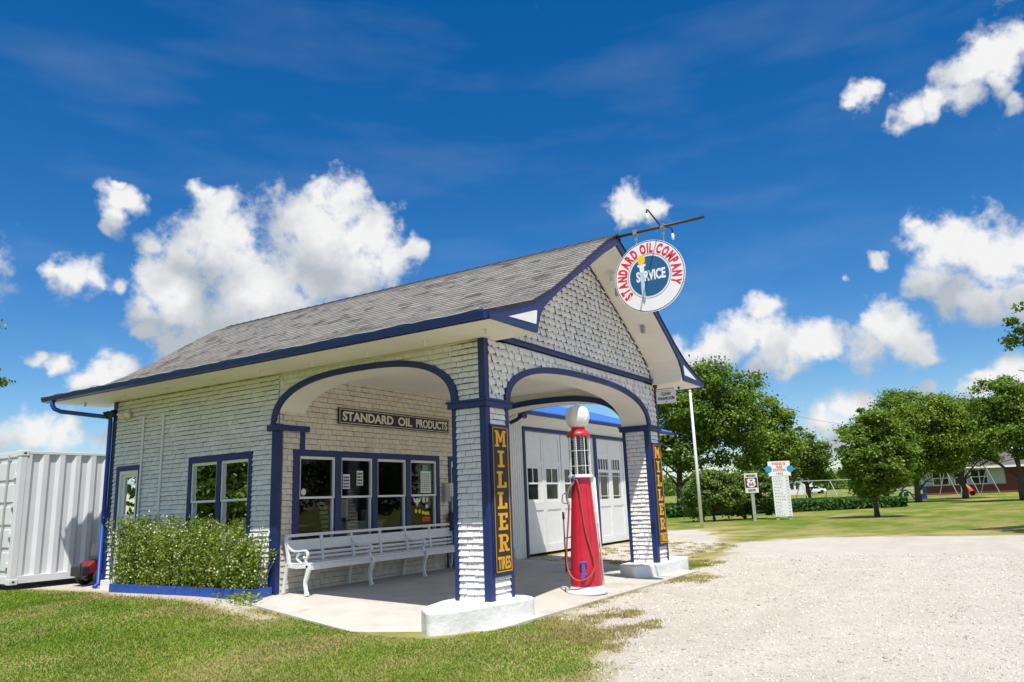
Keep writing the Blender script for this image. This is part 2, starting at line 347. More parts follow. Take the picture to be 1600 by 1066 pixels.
def text_polys(txt, size=1.0, bold=0.0, depth=.004, align='LEFT', sx=1.0):
    cu = bpy.data.curves.new('txt', 'FONT'); cu.body = txt; cu.size = size; cu.offset = bold; cu.extrude = depth; cu.align_x = align
    cu.resolution_u = 4
    o = bpy.data.objects.new('txt', cu); COL.objects.link(o)
    dg = bpy.context.evaluated_depsgraph_get(); me = bpy.data.meshes.new_from_object(o.evaluated_get(dg))
    vs = [(v.co.x * sx, v.co.y, v.co.z) for v in me.vertices]; fs = [tuple(p.vertices) for p in me.polygons]
    bpy.data.objects.remove(o); bpy.data.curves.remove(cu); bpy.data.meshes.remove(me)
    return vs, fs
def add_text(mb, txt, size, fn, bold=0.0, align='CENTER', sx=1.0, fitw=None, depth=.003):
    vs, fs = text_polys(txt, size, bold, depth, 'LEFT', sx)
    if not vs: return
    xs = [v[0] for v in vs]; ys = [v[1] for v in vs]; w = max(xs) - min(xs); k = 1.0
    if fitw: k = fitw / w
    off = {'CENTER': (min(xs) + max(xs)) / 2, 'LEFT': min(xs), 'RIGHT': max(xs)}[align]
    mb.add([fn((x - off) * k, y, z) for x, y, z in vs], fs)

# ============================================================ terrain
def S(t):
    t = np.clip(t, 0, 1); return t * t * (3 - 2 * t)
def vnoise(x, y, seed=0):
    x = np.asarray(x, float); y = np.asarray(y, float)
    xi = np.floor(x).astype(int); yi = np.floor(y).astype(int); fx = x - xi; fy = y - yi; fx = fx * fx * (3 - 2 * fx); fy = fy * fy * (3 - 2 * fy)
    def h(a, b):
        n = (a * 374761393 + b * 668265263 + seed * 974711) & 0x7fffffff; n = ((n ^ (n >> 13)) * 1274126177) & 0x7fffffff
        return ((n ^ (n >> 16)) & 0xffff) / 65535.0
    return (h(xi, yi) * (1 - fx) + h(xi + 1, yi) * fx) * (1 - fy) + (h(xi, yi + 1) * (1 - fx) + h(xi + 1, yi + 1) * fx) * fy
def fbm(x, y, s=0): return (vnoise(x, y, s) + .5 * vnoise(x * 2.1, y * 2.1, s + 1) + .25 * vnoise(x * 4.3, y * 4.3, s + 2)) / 1.75
def gz(x, y):
    x = np.asarray(x, float); y = np.asarray(y, float)
    z = -.30 + .225 * S((y - 1.0) / 5) * S((x + 6) / 5) * (1 - S((x - 14) / 12))
    r = np.hypot(x, y)
    z = z + 1.6 * S((r - 62) / 150) + .02 * (fbm(x * .5, y * .5) - .5)
    return z
def gzf(x, y): return float(gz(x, y))
GRAV = [(-30, -22), (-6.2, -4.9), (-2.5, -2.75), (-1.3, -2.35), (-.3, -1.95), (.5, -1.2), (1.2, -.62), (2.2, -.45), (6.6, -.4), (7.9, -.25), (9.5, -.1), (12, .6), (16.3, 1.5), (19.6, -.6), (19.6, -7), (21, -20), (22, -60), (-30, -60)]
APRON = [(6.4, 4.4), (6.6, 1.0), (8.6, .7), (14, 1.2), (20, 3.0), (27, 6.2), (25, 7.4), (18, 5.0), (17, 4.4)]
PATH = [(-.95, 4.0), (-1.15, 3.2), (-.75, 5.6), (-.62, 7.5), (-.42, 9.2), (-.75, 12), (-1.9, 14), (6, 14), (6, 9.5), (.2, 9.5), (.2, 3.5)]
def sdf(poly, X, Y):
    X = np.asarray(X, float); Y = np.asarray(Y, float); d = np.full(X.shape, 1e9); ins = np.zeros(X.shape, bool)
    n = len(poly)
    for i in range(n):
        x0, y0 = poly[i]; x1, y1 = poly[(i + 1) % n]; ex, ey = x1 - x0, y1 - y0
        t = np.clip(((X - x0) * ex + (Y - y0) * ey) / (ex * ex + ey * ey), 0, 1)
        d = np.minimum(d, np.hypot(X - x0 - t * ex, Y - y0 - t * ey))
        c = ((y0 > Y) != (y1 > Y)) & (X < (x1 - x0) * (Y - y0) / ((y1 - y0) if y1 != y0 else 1e-9) + x0); ins ^= c
    return np.where(ins, d, -d)
def gravmask(X, Y):
    n = (fbm(np.asarray(X) * 1.3, np.asarray(Y) * 1.3, 5) - .5)
    a = sdf(GRAV, X, Y) + n * .55
    far = S((np.hypot(np.asarray(X) + 8.9, np.asarray(Y) + 6) - 10) / 10)
    a = a + n * .9 * far
    b = sdf(APRON, X, Y) + n * 1.6 - .15
    c = sdf(PATH, X, Y) + n * .35
    return np.maximum(np.maximum(a, b), c)

def ground_mat():
    m = bpy.data.materials.new('ground_grass_and_gravel'); m.use_nodes = True; N, L = m.node_tree.nodes, m.node_tree.links
    b = N['Principled BSDF']; b.inputs['Roughness'].default_value = .95; b.inputs['Specular IOR Level'].default_value = .1
    geo = N.new('ShaderNodeNewGeometry'); P = geo.outputs['Position']
    def nz(s, d=6, r=.55, vec=None):
        n = N.new('ShaderNodeTexNoise'); n.inputs['Scale'].default_value = s; n.inputs['Detail'].default_value = d; n.inputs['Roughness'].default_value = r; L.new(vec or P, n.inputs['Vector']); return n.outputs['Fac']
    def mr(x, a, b_, c=0., d=1.):
        k = N.new('ShaderNodeMapRange'); L.new(x, k.inputs[0]); k.inputs[1].default_value = a; k.inputs[2].default_value = b_; k.inputs[3].default_value = c; k.inputs[4].default_value = d; return k.outputs[0]
    def mix(f, a, b_):
        x = N.new('ShaderNodeMix'); x.data_type = 'RGBA'; L.new(f, x.inputs['Factor'])
        for i, v in (('A', a), ('B', b_)):
            if isinstance(v, tuple): x.inputs[i].default_value = (*v, 1)
            else: L.new(v, x.inputs[i])
        return x.outputs['Result']
    mp = N.new('ShaderNodeMapping'); mp.inputs['Rotation'].default_value = (0, 0, R(32)); mp.inputs['Scale'].default_value = (.5, 1.6, 1); L.new(P, mp.inputs[0])
    g = mix(mr(nz(1.3, 8, .65), .35, .65), (.11, .19, .020), (.22, .28, .040))
    g = mix(mr(nz(.22, 8, .7, mp.outputs[0]), .46, .60), g, (.38, .33, .12))
    g = mix(mr(nz(38, 3, .6), .35, .65, 0, .45), g, (.07, .10, .018))
    gr = mix(mr(nz(50, 4, .7), .3, .7), (.64, .59, .515), (.48, .44, .38))
    gr = mix(mr(nz(.9, 7, .65), .45, .75, 0, .7), gr, (.70, .64, .57))
    vo = N.new('ShaderNodeTexVoronoi'); vo.inputs['Scale'].default_value = 55; L.new(P, vo.inputs['Vector'])
    gr = mix(mr(vo.outputs['Distance'], .0, .5, .35, 0), (.70, .67, .62) if False else gr, (.72, .69, .64))
    gr = mix(mr(nz(26, 4, .8), .60, .70, 0, .65), gr, (.20, .18, .155))
    at = N.new('ShaderNodeAttribute'); at.attribute_name = 'grav'
    ad = N.new('ShaderNodeMath'); ad.operation = 'MULTIPLY_ADD'; L.new(nz(9, 6, .7), ad.inputs[0]); ad.inputs[1].default_value = .9; L.new(at.outputs['Fac'], ad.inputs[2])
    mt = N.new('ShaderNodeMapping'); mt.inputs['Rotation'].default_value = (0, 0, R(-20)); mt.inputs['Scale'].default_value = (.12, 1.1, 1); L.new(P, mt.inputs[0])
    gr = mix(mr(nz(1.0, 6, .6, mt.outputs[0]), .50, .66, 0, .55), gr, (.50, .455, .385))
    f = mr(ad.outputs[0], .30, .62)
    # trodden, dried out grass next to the gravel
    g = mix(mr(at.outputs['Fac'], -.75, -.05, 0, .8), g, (.40, .34, .17))
    g2 = N.new('ShaderNodeMath'); g2.operation = 'MULTIPLY'; L.new(mr(at.outputs['Fac'], -5.5, -.5, 0, .9), g2.inputs[0]); L.new(mr(nz(.5, 6, .65), .45, .6), g2.inputs[1]); g = mix(g2.outputs[0], g, (.44, .37, .17))
    L.new(mix(f, g, gr), b.inputs['Base Color'])
    bp = N.new('ShaderNodeBump'); bp.inputs['Strength'].default_value = .7; bp.inputs['Distance'].default_value = .03
    h = N.new('ShaderNodeMath'); h.operation = 'ADD'; L.new(nz(45, 5, .7), h.inputs[0]); L.new(vo.outputs['Distance'], h.inputs[1])
    L.new(h.outputs[0], bp.inputs['Height']); L.new(bp.outputs[0], b.inputs['Normal'])
    return m
M_GROUND = ground_mat()

def axis(lo, hi, step, far, grow=1.22):
    a = list(np.arange(lo, hi + 1e-6, step)); s = step; x = hi
    while x < far: s *= grow; x += s; a.append(x)
    s = step; x = lo; pre = []
    while x > -far: s *= grow; x -= s; pre.append(x)
    return np.array(pre[::-1] + a)
def build_ground():
    xs = axis(-10, 26, .14, 1800); ys = axis(-9, 15, .14, 1800)
    X, Y = np.meshgrid(xs, ys); Z = gz(X, Y)
    A = gravmask(X, Y)
    nx, ny = len(xs), len(ys)
    idx = np.arange(nx * ny).reshape(ny, nx)
    Q = np.stack([idx[:-1, :-1], idx[:-1, 1:], idx[1:, 1:], idx[1:, :-1]], -1).reshape(-1, 4)
    V = np.stack([X, Y, Z], -1).reshape(-1, 3); Af = A.ravel()
    qa = Af[Q].mean(1) > 0
    for nm, sel in (('gravel_lot', qa), ('lawn', ~qa)):
        q = Q[sel]; u, inv = np.unique(q, return_inverse=True)
        o = struct(fastmesh(nm, V[u], inv.reshape(-1, 4), M_GROUND, smooth=True))
        at = o.data.attributes.new('grav', 'FLOAT', 'POINT'); at.data.foreach_set('value', np.clip(Af[u], -6, 1).astype(np.float32))
build_ground()

def zs_(x, y): return -.05 - .045 * max(0.0, 4.32 - y) - .10 * max(0.0, -x)
# concrete slab under the canopy
def build_slab():
    poly = [(-1.28, .9), (-1.22, .0), (-.2, -.38), (6.3, -.42), (7.0, -.3), (7.2, 4.3), (-.45, 5.0)]
    # fine grid clipped to the outline
    mb = MB()
    xs = np.linspace(-1.3, 7.2, 35); ys = np.linspace(-.45, 5.0, 23)
    def xl(y):
        if y >= .9: return -1.28 + (y - .9) / 4.1 * .83
        if y >= 0: return -1.28 + (.9 - y) * .07
        return -1.22 + (-y) / .38 * 1.0
    rows = []
    for y in ys:
        a = xl(y); b = 7.15
        rows.append([(a + (b - a) * t, y, zs_(a + (b - a) * t, y)) for t in np.linspace(0, 1, 30)])
    n = 30; vs = [p for r_ in rows for p in r_]; m = len(rows)
    mb.add(vs, [(j * n + i, j * n + i + 1, (j + 1) * n + i + 1, (j + 1) * n + i) for j in range(m - 1) for i in range(n - 1)])
    edge = [rows[0][i] for i in range(n)] ; left = [rows[j][0] for j in range(m)]
    for L_ in (edge, left, [rows[j][-1] for j in range(m)]):
        for a, b in zip(L_[:-1], L_[1:]): mb.quad(a, b, (b[0], b[1], b[2] - .25), (a[0], a[1], a[2] - .25))
    o = mb.build('concrete_slab', M_CONC); struct(o)
build_slab()

# ============================================================ GAS STATION
W, D, LL = 6.62, 4.32, 9.38
ZC0, ZC1, ZS, ZW = 2.66, 2.76, 3.66, 3.66
G = thing('gas_station', 'white painted brick filling station with blue trim, gabled grey roof and arched canopy', 'gas station', (3.3, 4.6, -.05))

def mside(u, d, z): return (-d, u, z)             # wall x=0, outward -x, u = y
def mfront(u, d, z): return (u, -d, z)            # wall y=0, outward -y, u = x
def moff(u, d, z): return (u, D - d, z)
def minr(u, d, z): return (W - .57 - d, u, z)     # inner face of the far pier, outward -x
def mright(u, d, z): return (W + d, u, z)

def bricks(mb, M, u0, u1, z0, z1, ch=.086, bl=.19, low=None, high=None, holes=(), t0=.006, t1=.027, slant=0.0, jit=.006, seed=1):
    rd = random.Random(seed); row = 0; z = z0
    while z < z1 - .01:
        zt = min(z + ch, z1); u = u0 - (bl * .5 if row % 2 else 0) - rd.random() * bl * .12
        while u < u1:
            L_ = bl * rd.uniform(.86, 1.14); a, b = max(u, u0), min(u + L_ - (.011 if slant else .009), u1); u += L_
            if b - a < .02: continue
            tb = t1 * rd.uniform(.7, 1.25); tt = t0 * rd.uniform(.3, 1.6); zb = z + rd.uniform(-jit, jit) * .7 + (.008 if slant else .006); zu = zt - .001
            sl = slant * rd.uniform(.75, 1.15)
            segs = [(a, b, zb, zu)]
            for (ha, hb, za, zh) in holes:
                ns = []
                for (p, q, c, e) in segs:
                    if e <= za or c >= zh or q <= ha or p >= hb: ns.append((p, q, c, e)); continue
                    if c < za < e and e - c > 0 and za - c > .03: ns.append((max(p, ha), min(q, hb), c, za))
                    if c < zh < e and e - zh > .03: ns.append((max(p, ha), min(q, hb), zh, e))
                    if p < ha: ns.append((p, ha, c, e))
                    if q > hb: ns.append((hb, q, c, e))
                segs = ns
            for (p, q, c, e) in segs:
                if q - p < .012: continue
                if low or high:
                    k = max(1, int(math.ceil((q - p) / .035))); us = [p + (q - p) * i / k for i in range(k + 1)]
                else: us = [p, q]
                prev = None
                for i in range(len(us) - 1):
                    p0, p1 = us[i], us[i + 1]
                    def lo(x): 
                        s_ = -sl * (b - x) / (b - a) if slant else 0
                        return max(c + s_, low(x)) if low else c + s_
                    def hi(x): return min(e, high(x)) if high else e
                    a0, a1, b0, b1 = lo(p0), lo(p1), hi(p0), hi(p1)
                    if b0 - a0 < .002 and b1 - a1 < .002: prev = None; continue
                    b0 = max(b0, a0); b1 = max(b1, a1)
                    def dd(zz): return tt + (tb - tt) * (e - zz) / (e - c + 1e-6)
                    vs = [M(p0, dd(a0), a0), M(p1, dd(a1), a1), M(p1, dd(b1), b1), M(p0, dd(b0), b0),
                          M(p0, -.002, a0), M(p1, -.002, a1), M(p1, -.002, b1), M(p0, -.002, b0)]
                    fs = [(0, 1, 2, 3), (3, 2, 6, 7)]
                    if not slant:
                        if i == 0 or prev is None: fs.append((0, 3, 7, 4))
                        if i == len(us) - 2: fs.append((1, 5, 6, 2))
                    mb.add(vs, fs); prev = 1
        row += 1; z += ch

class Arch:
    def __init__(s, c, h, z0, rise, n=2.6, k=56):
        s.c, s.h, s.z0, s.rise, s.n = c, h, z0, rise, n
        s.pts = []
        for i in range(k + 1):
            th = math.pi * i / k; cx, sz = math.cos(th), math.sin(th)
            s.pts.append((c - h * math.copysign(abs(cx) ** (2 / n), cx), z0 + rise * abs(sz) ** (2 / n)))
    def f(s, u):
        t = abs(u - s.c) / s.h
        return -1e9 if t >= 1 else s.z0 + s.rise * (1 - t ** s.n) ** (1 / s.n)

A_SIDE_I, A_SIDE_O = Arch(2.47, 1.90, 2.72, .75), Arch(2.47, 2.02, 2.72, .845)
A_FRONT_I, A_FRONT_O = Arch(3.30, 2.70, 2.72, .69), Arch(3.30, 2.83, 2.72, .79)

def arch_wall(mb, M, ar, ulo, uhi, ztop, thick, zlow=ZC1):
    P = ar.pts
    for dd in (0, -thick):
        for (a, za), (b, zb) in zip(P[:-1], P[1:]): mb.quad(M(a, dd, za), M(b, dd, zb), M(b, dd, ztop), M(a, dd, ztop))
        for (a, b) in ((ulo, P[0][0]), (P[-1][0], uhi)):
            if b > a: mb.quad(M(a, dd, zlow), M(b, dd, zlow), M(b, dd, ztop), M(a, dd, ztop))
    mb.quad(M(ulo, 0, zlow), M(ulo, -thick, zlow), M(ulo, -thick, ztop), M(ulo, 0, ztop))
    mb.quad(M(uhi, 0, zlow), M(uhi, -thick, zlow), M(uhi, -thick, ztop), M(uhi, 0, ztop))
def arch_soffit(mb, M, ar, thick):
    for (a, za), (b, zb) in zip(ar.pts[:-1], ar.pts[1:]): mb.quad(M(a, 0, za), M(b, 0, zb), M(b, -thick, zb), M(a, -thick, za))
def arch_band(mb, M, ai, ao, d0, d1):
    n = len(ai.pts)
    for i in range(n - 1):
        a, b, c, e = ai.pts[i], ai.pts[i + 1], ao.pts[i + 1], ao.pts[i]
        q = [M(a[0], d1, a[1]), M(b[0], d1, b[1]), M(c[0], d1, c[1]), M(e[0], d1, e[1])]
        mb.quad(*q)
        mb.quad(M(e[0], d0, e[1]), M(c[0], d0, c[1]), M(c[0], d1, c[1]), M(e[0], d1, e[1]))
        mb.quad(M(a[0], d0, a[1]), M(b[0], d0, b[1]), M(b[0], d1, b[1]), M(a[0], d1, a[1]))

T = .57
def siding_mat():
    m = mat('cream_beadboard', (.76, .74, .69), .55, var=.07); N, L = m.node_tree.nodes, m.node_tree.links
    w = N.new('ShaderNodeTexWave'); w.wave_type = 'BANDS'; w.bands_direction = 'X'; w.wave_profile = 'SAW'; w.inputs['Scale'].default_value = 1.0
    uv = N.new('ShaderNodeNewGeometry'); sx = N.new('ShaderNodeSeparateXYZ'); L.new(uv.outputs['Position'], sx.inputs[0])
    ad = N.new('ShaderNodeMath'); ad.operation = 'MULTIPLY'; L.new(sx.outputs['Y'], ad.inputs[0]); ad.inputs[1].default_value = 3.2
    cb = N.new('ShaderNodeCombineXYZ'); L.new(ad.outputs[0], cb.inputs[0]); L.new(cb.outputs[0], w.inputs['Vector'])
    bp = N.new('ShaderNodeBump'); bp.inputs['Strength'].default_value = .3; bp.inputs['Distance'].default_value = .01; L.new(w.outputs['Fac'], bp.inputs['Height']); L.new(bp.outputs[0], N['Principled BSDF'].inputs['Normal'])
    return m
M_BEAD = siding_mat()

# --- piers (core + bricks on the seen faces)
def pier(x0, y0, x1, y1, label):
    mb = MB(); mb.box(x0, y0, -.45, x1, y1, ZC0)
    o = mb.build('pier', M_GAP, G); o['label'] = label
    b = MB()
    bricks(b, lambda u, d, z: (x0 - d, u, z), y0 + .085, y1 - .06, 0 - .02, ZC0, seed=3)
    b.build('brickwork', M_BRICK, o); b = MB()
    bricks(b, lambda u, d, z: (u, y0 - d, z), x0 + .085, x1 - .07, -.02, ZC0, seed=5)
    b.build('brickwork', M_BRICK, o)
    t = MB(); z0, z1 = -.03, ZC0
    t.box(x0 - .026, y0 - .026, z0, x0 + .085, y0, z1); t.box(x0 - .026, y0, z0, x0, y0 + .085, z1)          # outer arris
    t.box(x0 - .026, y1 - .062, z0, x0, y1 + .012, z1); t.box(x1 - .072, y0 - .026, z0, x1 + .012, y0, z1)
    t.box(x0, y1, z0, x0 + .1, y1 + .012, z1); t.box(x1, y0, z0, x1 + .012, y0 + .1, z1)
    t.box(x1, y1 - .1, z0, x1 + .02, y1 + .02, z1)
    t.build('corner_board', M_BLUE, o, bevel=.003)
    c = MB(); e = .062
    c.box(x0 - e, y0 - e, ZC0, x1 + e, y1 + e, ZC1 - .02); c.box(x0 - e - .02, y0 - e - .02, ZC1 - .02, x1 + e + .02, y1 + e + .02, ZC1 + .012)
    c.build('impost', M_BLUE, o, bevel=.004)
    return o
pier(0, 0, T, T, 'near brick pier of the canopy')
pier(W - T, 0, W, T, 'far brick pier of the canopy')
# corner board above the cap, near corner and far corner
for (x, s) in ((0, 1), (W, -1)):
    t = MB(); t.box(min(x - .026 * s, x + .085 * s), -.026, ZC1 + .012, max(x - .026 * s, x + .085 * s), 0, ZS)
    t.box(min(x - .026 * s, x), 0, ZC1 + .012, max(x - .026 * s, x), .085, ZS); t.build('corner_board', M_BLUE, G, bevel=.003)

# --- canopy walls with arches
def canopy_wall(M, ai, ao, ulo, uhi, thick, seed, front=False, low_u=None, backside=True):
    w = MB(); arch_wall(w, M, ai, ulo, uhi, ZW + .04, thick); o = w.build('wall', M_BEAD, G)
    b = MB()
    def low(u):
        z1 = ai.f(u); 
        return max(z1 + .045, ZC1) if z1 > -1e8 else ZC1
    lo = low_u[0] if low_u else ulo; hi = low_u[1] if low_u else uhi
    if front: bricks(b, M, lo, hi, ZC1, ZW, ch=.115, bl=.19, low=low, slant=.040, t1=.034, seed=seed)
    else: bricks(b, M, lo, hi, ZC1, ZW, low=low, seed=seed)
    b.build('brickwork', M_SHING if front else M_BRICK, o)
    s = MB(); arch_soffit(s, M, ai, thick); s.build('soffit', M_BEAD, o, smooth=True)
    t = MB(); arch_band(t, M, ai, ao, 0, .052); t.build('arch_trim', M_BLUE, o)
    return o
canopy_wall(mside, A_SIDE_I, A_SIDE_O, 0.0, D + .02, T, 11, low_u=(.085, D))
o = canopy_wall(mfront, A_FRONT_I, A_FRONT_O, 0.0, W, T, 12, front=True, low_u=(.085, W - .085))
o = canopy_wall(mright, A_SIDE_I, A_SIDE_O, 0.0, D + .02, T, 13)
t = MB(); arch_band(t, lambda u, d, z: (W - T - d, u, z), A_SIDE_I, Arch(2.47, 2.0, 2.72, .88), 0, .03); t.build('arch_trim', M_BLUE, G)

# --- canopy ceiling
c = MB(); c.box(T - .01, T - .01, 3.685, W - T + .01, D + .01, 3.72); c.build('ceiling', M_CREAM, G)
l = MB(); l.lathe([(.05, 0), (.05, -.02), (.03, -.03), (.022, -.07)], (3.3, 2.4, 3.684), 12); l.build('ceiling_lamp', M_CREAM, G)

# --- office walls (front y=D, side x=0) as frames with openings
def wall_holes(M, u0, u1, z0, z1, holes, thick, m, name='wall'):
    us = sorted({u0, u1, *[h[0] for h in holes], *[h[1] for h in holes]}); zz = sorted({z0, z1, *[h[2] for h in holes], *[h[3] for h in holes]})
    mb = MB()
    for dd in (0, -thick):
        for a, b in zip(us[:-1], us[1:]):
            for c, e in zip(zz[:-1], zz[1:]):
                if any(h[0] <= a and b <= h[1] and h[2] <= c and e <= h[3] for h in holes): continue
                mb.quad(M(a, dd, c), M(b, dd, c), M(b, dd, e), M(a, dd, e))
    for (a, b, c, e) in holes:
        for p, q in (((a, c), (b, c)), ((b, c), (b, e)), ((b, e), (a, e)), ((a, e), (a, c))):
            mb.quad(M(p[0], 0, p[1]), M(q[0], 0, q[1]), M(q[0], -thick, q[1]), M(p[0], -thick, p[1]))
    return mb.build(name, m, G)
SW = (4.97, 6.77, .74, 2.34)      # side window (outer blue frame)
SD = (8.30, 9.14, -.06, 2.31)     # side door
sh = [(SW[0] + .05, SW[1] - .05, SW[2] + .04, SW[3] - .05), (SD[0] + .05, SD[1] - .05, -.06, SD[3] - .05)]
w1 = wall_holes(mside, D, LL, -.45, ZW + .04, sh, .2, M_GAP)
b = MB(); bricks(b, mside, D + .02, LL - .09, ZC1 + .02, ZW, seed=20); bricks(b, mside, D + .15, LL - .09, -.06, ZC1 + .02, holes=[(x[0], x[1], x[2], x[3]) for x in (SW, SD)], seed=21); b.build('brickwork', M_BRICK, w1)
OW = (.31, 4.45, .66, 2.35); OD = (4.78, 5.75, -.06, 2.35)
oh = [(OW[0] + .05, OW[1] - .05, OW[2] + .04, OW[3] - .05), (OD[0] + .05, OD[1] - .05, -.06, OD[3] - .05)]
w2 = wall_holes(moff, 0.001, W, -.45, ZW + .04, oh, .2, M_GAP)
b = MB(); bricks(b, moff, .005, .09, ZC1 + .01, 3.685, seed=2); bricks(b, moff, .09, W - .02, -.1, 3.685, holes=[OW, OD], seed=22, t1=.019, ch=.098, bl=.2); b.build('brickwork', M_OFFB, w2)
w3 = MB(); w3.box(W - .2, D + .2, -.45, W, LL, ZW + .04); w3.box(.2, LL - .2, -.45, W - .2, LL, ZW + .04); w3.build('wall', M_BRICK, G)
# left pilaster at the office wall and its trims
t = MB(); t.box(-.028, D - .028, -.12, 0, D + .15, ZC0); t.box(0, D - .028, -.12, .05, D - .001, ZC0); t.box(.46, D - .030, 2.35, .57, D - .001, ZC0)
t.build('corner_board', M_BLUE, G, bevel=.003)
t = MB(); t.box(-.07, D - .07, ZC0, .64, D - .001, ZC1); t.box(-.07, D - .001, ZC0, -.001, D + .24, ZC1); t.build('impost', M_BLUE, G, bevel=.004)
t = MB(); t.box(W - T - .03, D - .06, -.1, W, D - .001, ZC0); t.build('corner_board', M_BLUE, G, bevel=.003)
# rear corner board
t = MB(); t.box(-.028, LL - .1, -.1, 0, LL + .028, ZS); t.build('corner_board', M_BLUE, G, bevel=.003)

# --- windows
def sash_window(M, u0, u1, z0, z1, cuts, meet, flip=False, fw=.085):
    """blue frame with double-hung white sashes; cuts = list of (a,b) sash spans"""
    f = MB()
    f.box(*M3(M, u0, -.05, z1 - fw * 1.3, u1, .036, z1)); f.box(*M3(M, u0, -.05, z0, u1, .05, z0 + .05))
    edges = [u0] + [x for ab in cuts for x in ab] + [u1]
    for i in range(0, len(edges), 2): f.box(*M3(M, edges[i], -.05, z0 + .05, edges[i + 1], .034, z1 - fw * 1.3))
    o = f.build('window', M_BLUE, G, bevel=.003)
    for (a, b) in cuts:
        s = MB(); zt = z1 - fw * 1.3
        s.box(*M3(M, a, -.06, meet - .02, a + .035, .012, zt)); s.box(*M3(M, b - .035, -.06, meet - .02, b, .012, zt)); s.box(*M3(M, a + .035, -.06, zt - .05, b - .035, .012, zt)); s.box(*M3(M, a + .035, -.06, meet - .02, b - .035, .008, meet + .02))
        s.box(*M3(M, a, -.1, z0 + .05, a + .04, -.02 + .01, meet - .02)); s.box(*M3(M, b - .04, -.1, z0 + .05, b, -.01, meet - .02)); s.box(*M3(M, a + .04, -.1, z0 + .05, b - .04, -.01, z0 + .11))
        s.build('sash', M_WHITE, o, bevel=.004)
        g = MB(); g.quad(M(a + .035, -.03, meet), M(b - .035, -.03, meet), M(b - .035, -.03, zt - .04), M(a + .035, -.03, zt - .04)); g.quad(M(a + .04, -.055, z0 + .1), M(b - .04, -.055, z0 + .1), M(b - .04, -.055, meet), M(a + .04, -.055, meet)); g.build('pane', M_GLASS, o)
    return o
def M3(M, u0, d0, z0, u1, d1, z1):
    a = M(u0, d0, z0); b = M(u1, d1, z1); return (min(a[0], b[0]), min(a[1], b[1]), min(a[2], b[2]), max(a[0], b[0]), max(a[1], b[1]), max(a[2], b[2]))
sash_window(mside, *SW, [(5.06, 5.82), (5.93, 6.68)], 1.52)
sash_window(moff, *OW, [(.46, 1.32), (1.47, 2.32), (2.46, 3.33), (3.47, 4.35)], 1.51)
# --- side door
f = MB(); f.box(*M3(mside, SD[0], -.05, SD[2], SD[0] + .09, .034, SD[3])); f.box(*M3(mside, SD[1] - .09, -.05, SD[2], SD[1], .034, SD[3])); f.box(*M3(mside, SD[0] + .09, -.05, SD[3] - .1, SD[1] - .09, .034, SD[3]))
dd_ = f.build('door', M_BLUE, G, bevel=.003)
f = MB(); a0, a1 = 8.39, 9.05
f.box(*M3(mside, a0, -.12, -.05, a0 + .05, .02, 2.21)); f.box(*M3(mside, a1 - .06, -.12, -.05, a1, .02, 2.21)); f.box(*M3(mside, a0 + .05, -.12, 2.14, a1 - .06, .02, 2.21))
b0, b1 = a0 + .05, a1 - .06
for (za, zb) in ((-.05, .18), (.85, .95), (1.22, 1.34), (2.08, 2.14)): f.box(*M3(mside, b0 + .09, -.07, za, b1 - .09, -.025, zb))
f.box(*M3(mside, b0, -.07, -.05, b0 + .09, -.025, 2.14)); f.box(*M3(mside, b1 - .09, -.07, -.05, b1, -.025, 2.14)); f.box(*M3(mside, b0 + .09, -.065, .18, b1 - .09, -.045, .85))
f.build('leaf', M_WHITE, dd_, bevel=.004)
g = MB(); g.quad(mside(b0 + .09, -.05, 1.34), mside(b1 - .09, -.05, 1.34), mside(b1 - .09, -.05, 2.08), mside(b0 + .09, -.05, 2.08)); g.quad(mside(b0 + .09, -.05, .95), mside(b1 - .09, -.05, .95), mside(b1 - .09, -.05, 1.22), mside(b0 + .09, -.05, 1.22)); g.build('pane', M_GLASS, dd_)
h = MB(); h.lathe([(.0, 0), (.03, 0), (.03, .012), (.012, .02), (.012, .05), (.03, .06), (.03, .08), (0, .085)], n=16)
h.v = [(-z + .03, y + b0 + .05, x + 1.02) for x, y, z in h.v]; h.build('knob', M_METAL, dd_, smooth=True)
# --- office front door
f = MB(); f.box(*M3(moff, OD[0], -.05, OD[2], OD[0] + .1, .034, OD[3])); f.box(*M3(moff, OD[1] - .1, -.05, OD[2], OD[1], .034, OD[3])); f.box(*M3(moff, OD[0] + .1, -.05, OD[3] - .1, OD[1] - .1, .034, OD[3]))
dd_ = f.build('door', M_BLUE, G, bevel=.003)
f = MB(); b0, b1 = OD[0] + .1, OD[1] - .1
f.box(*M3(moff, b0, -.07, -.05, b0 + .1, -.025, 2.25)); f.box(*M3(moff, b1 - .1, -.07, -.05, b1, -.025, 2.25)); f.box(*M3(moff, b0 + .1, -.07, -.05, b1 - .1, -.025, .8)); f.box(*M3(moff, b0 + .1, -.07, 2.12, b1 - .1, -.025, 2.25))
f.build('leaf', M_WHITE, dd_, bevel=.004)
g = MB(); g.quad(moff(b0 + .1, -.05, .8), moff(b1 - .1, -.05, .8), moff(b1 - .1, -.05, 2.12), moff(b0 + .1, -.05, 2.12)); g.build('pane', M_GLASS, dd_)

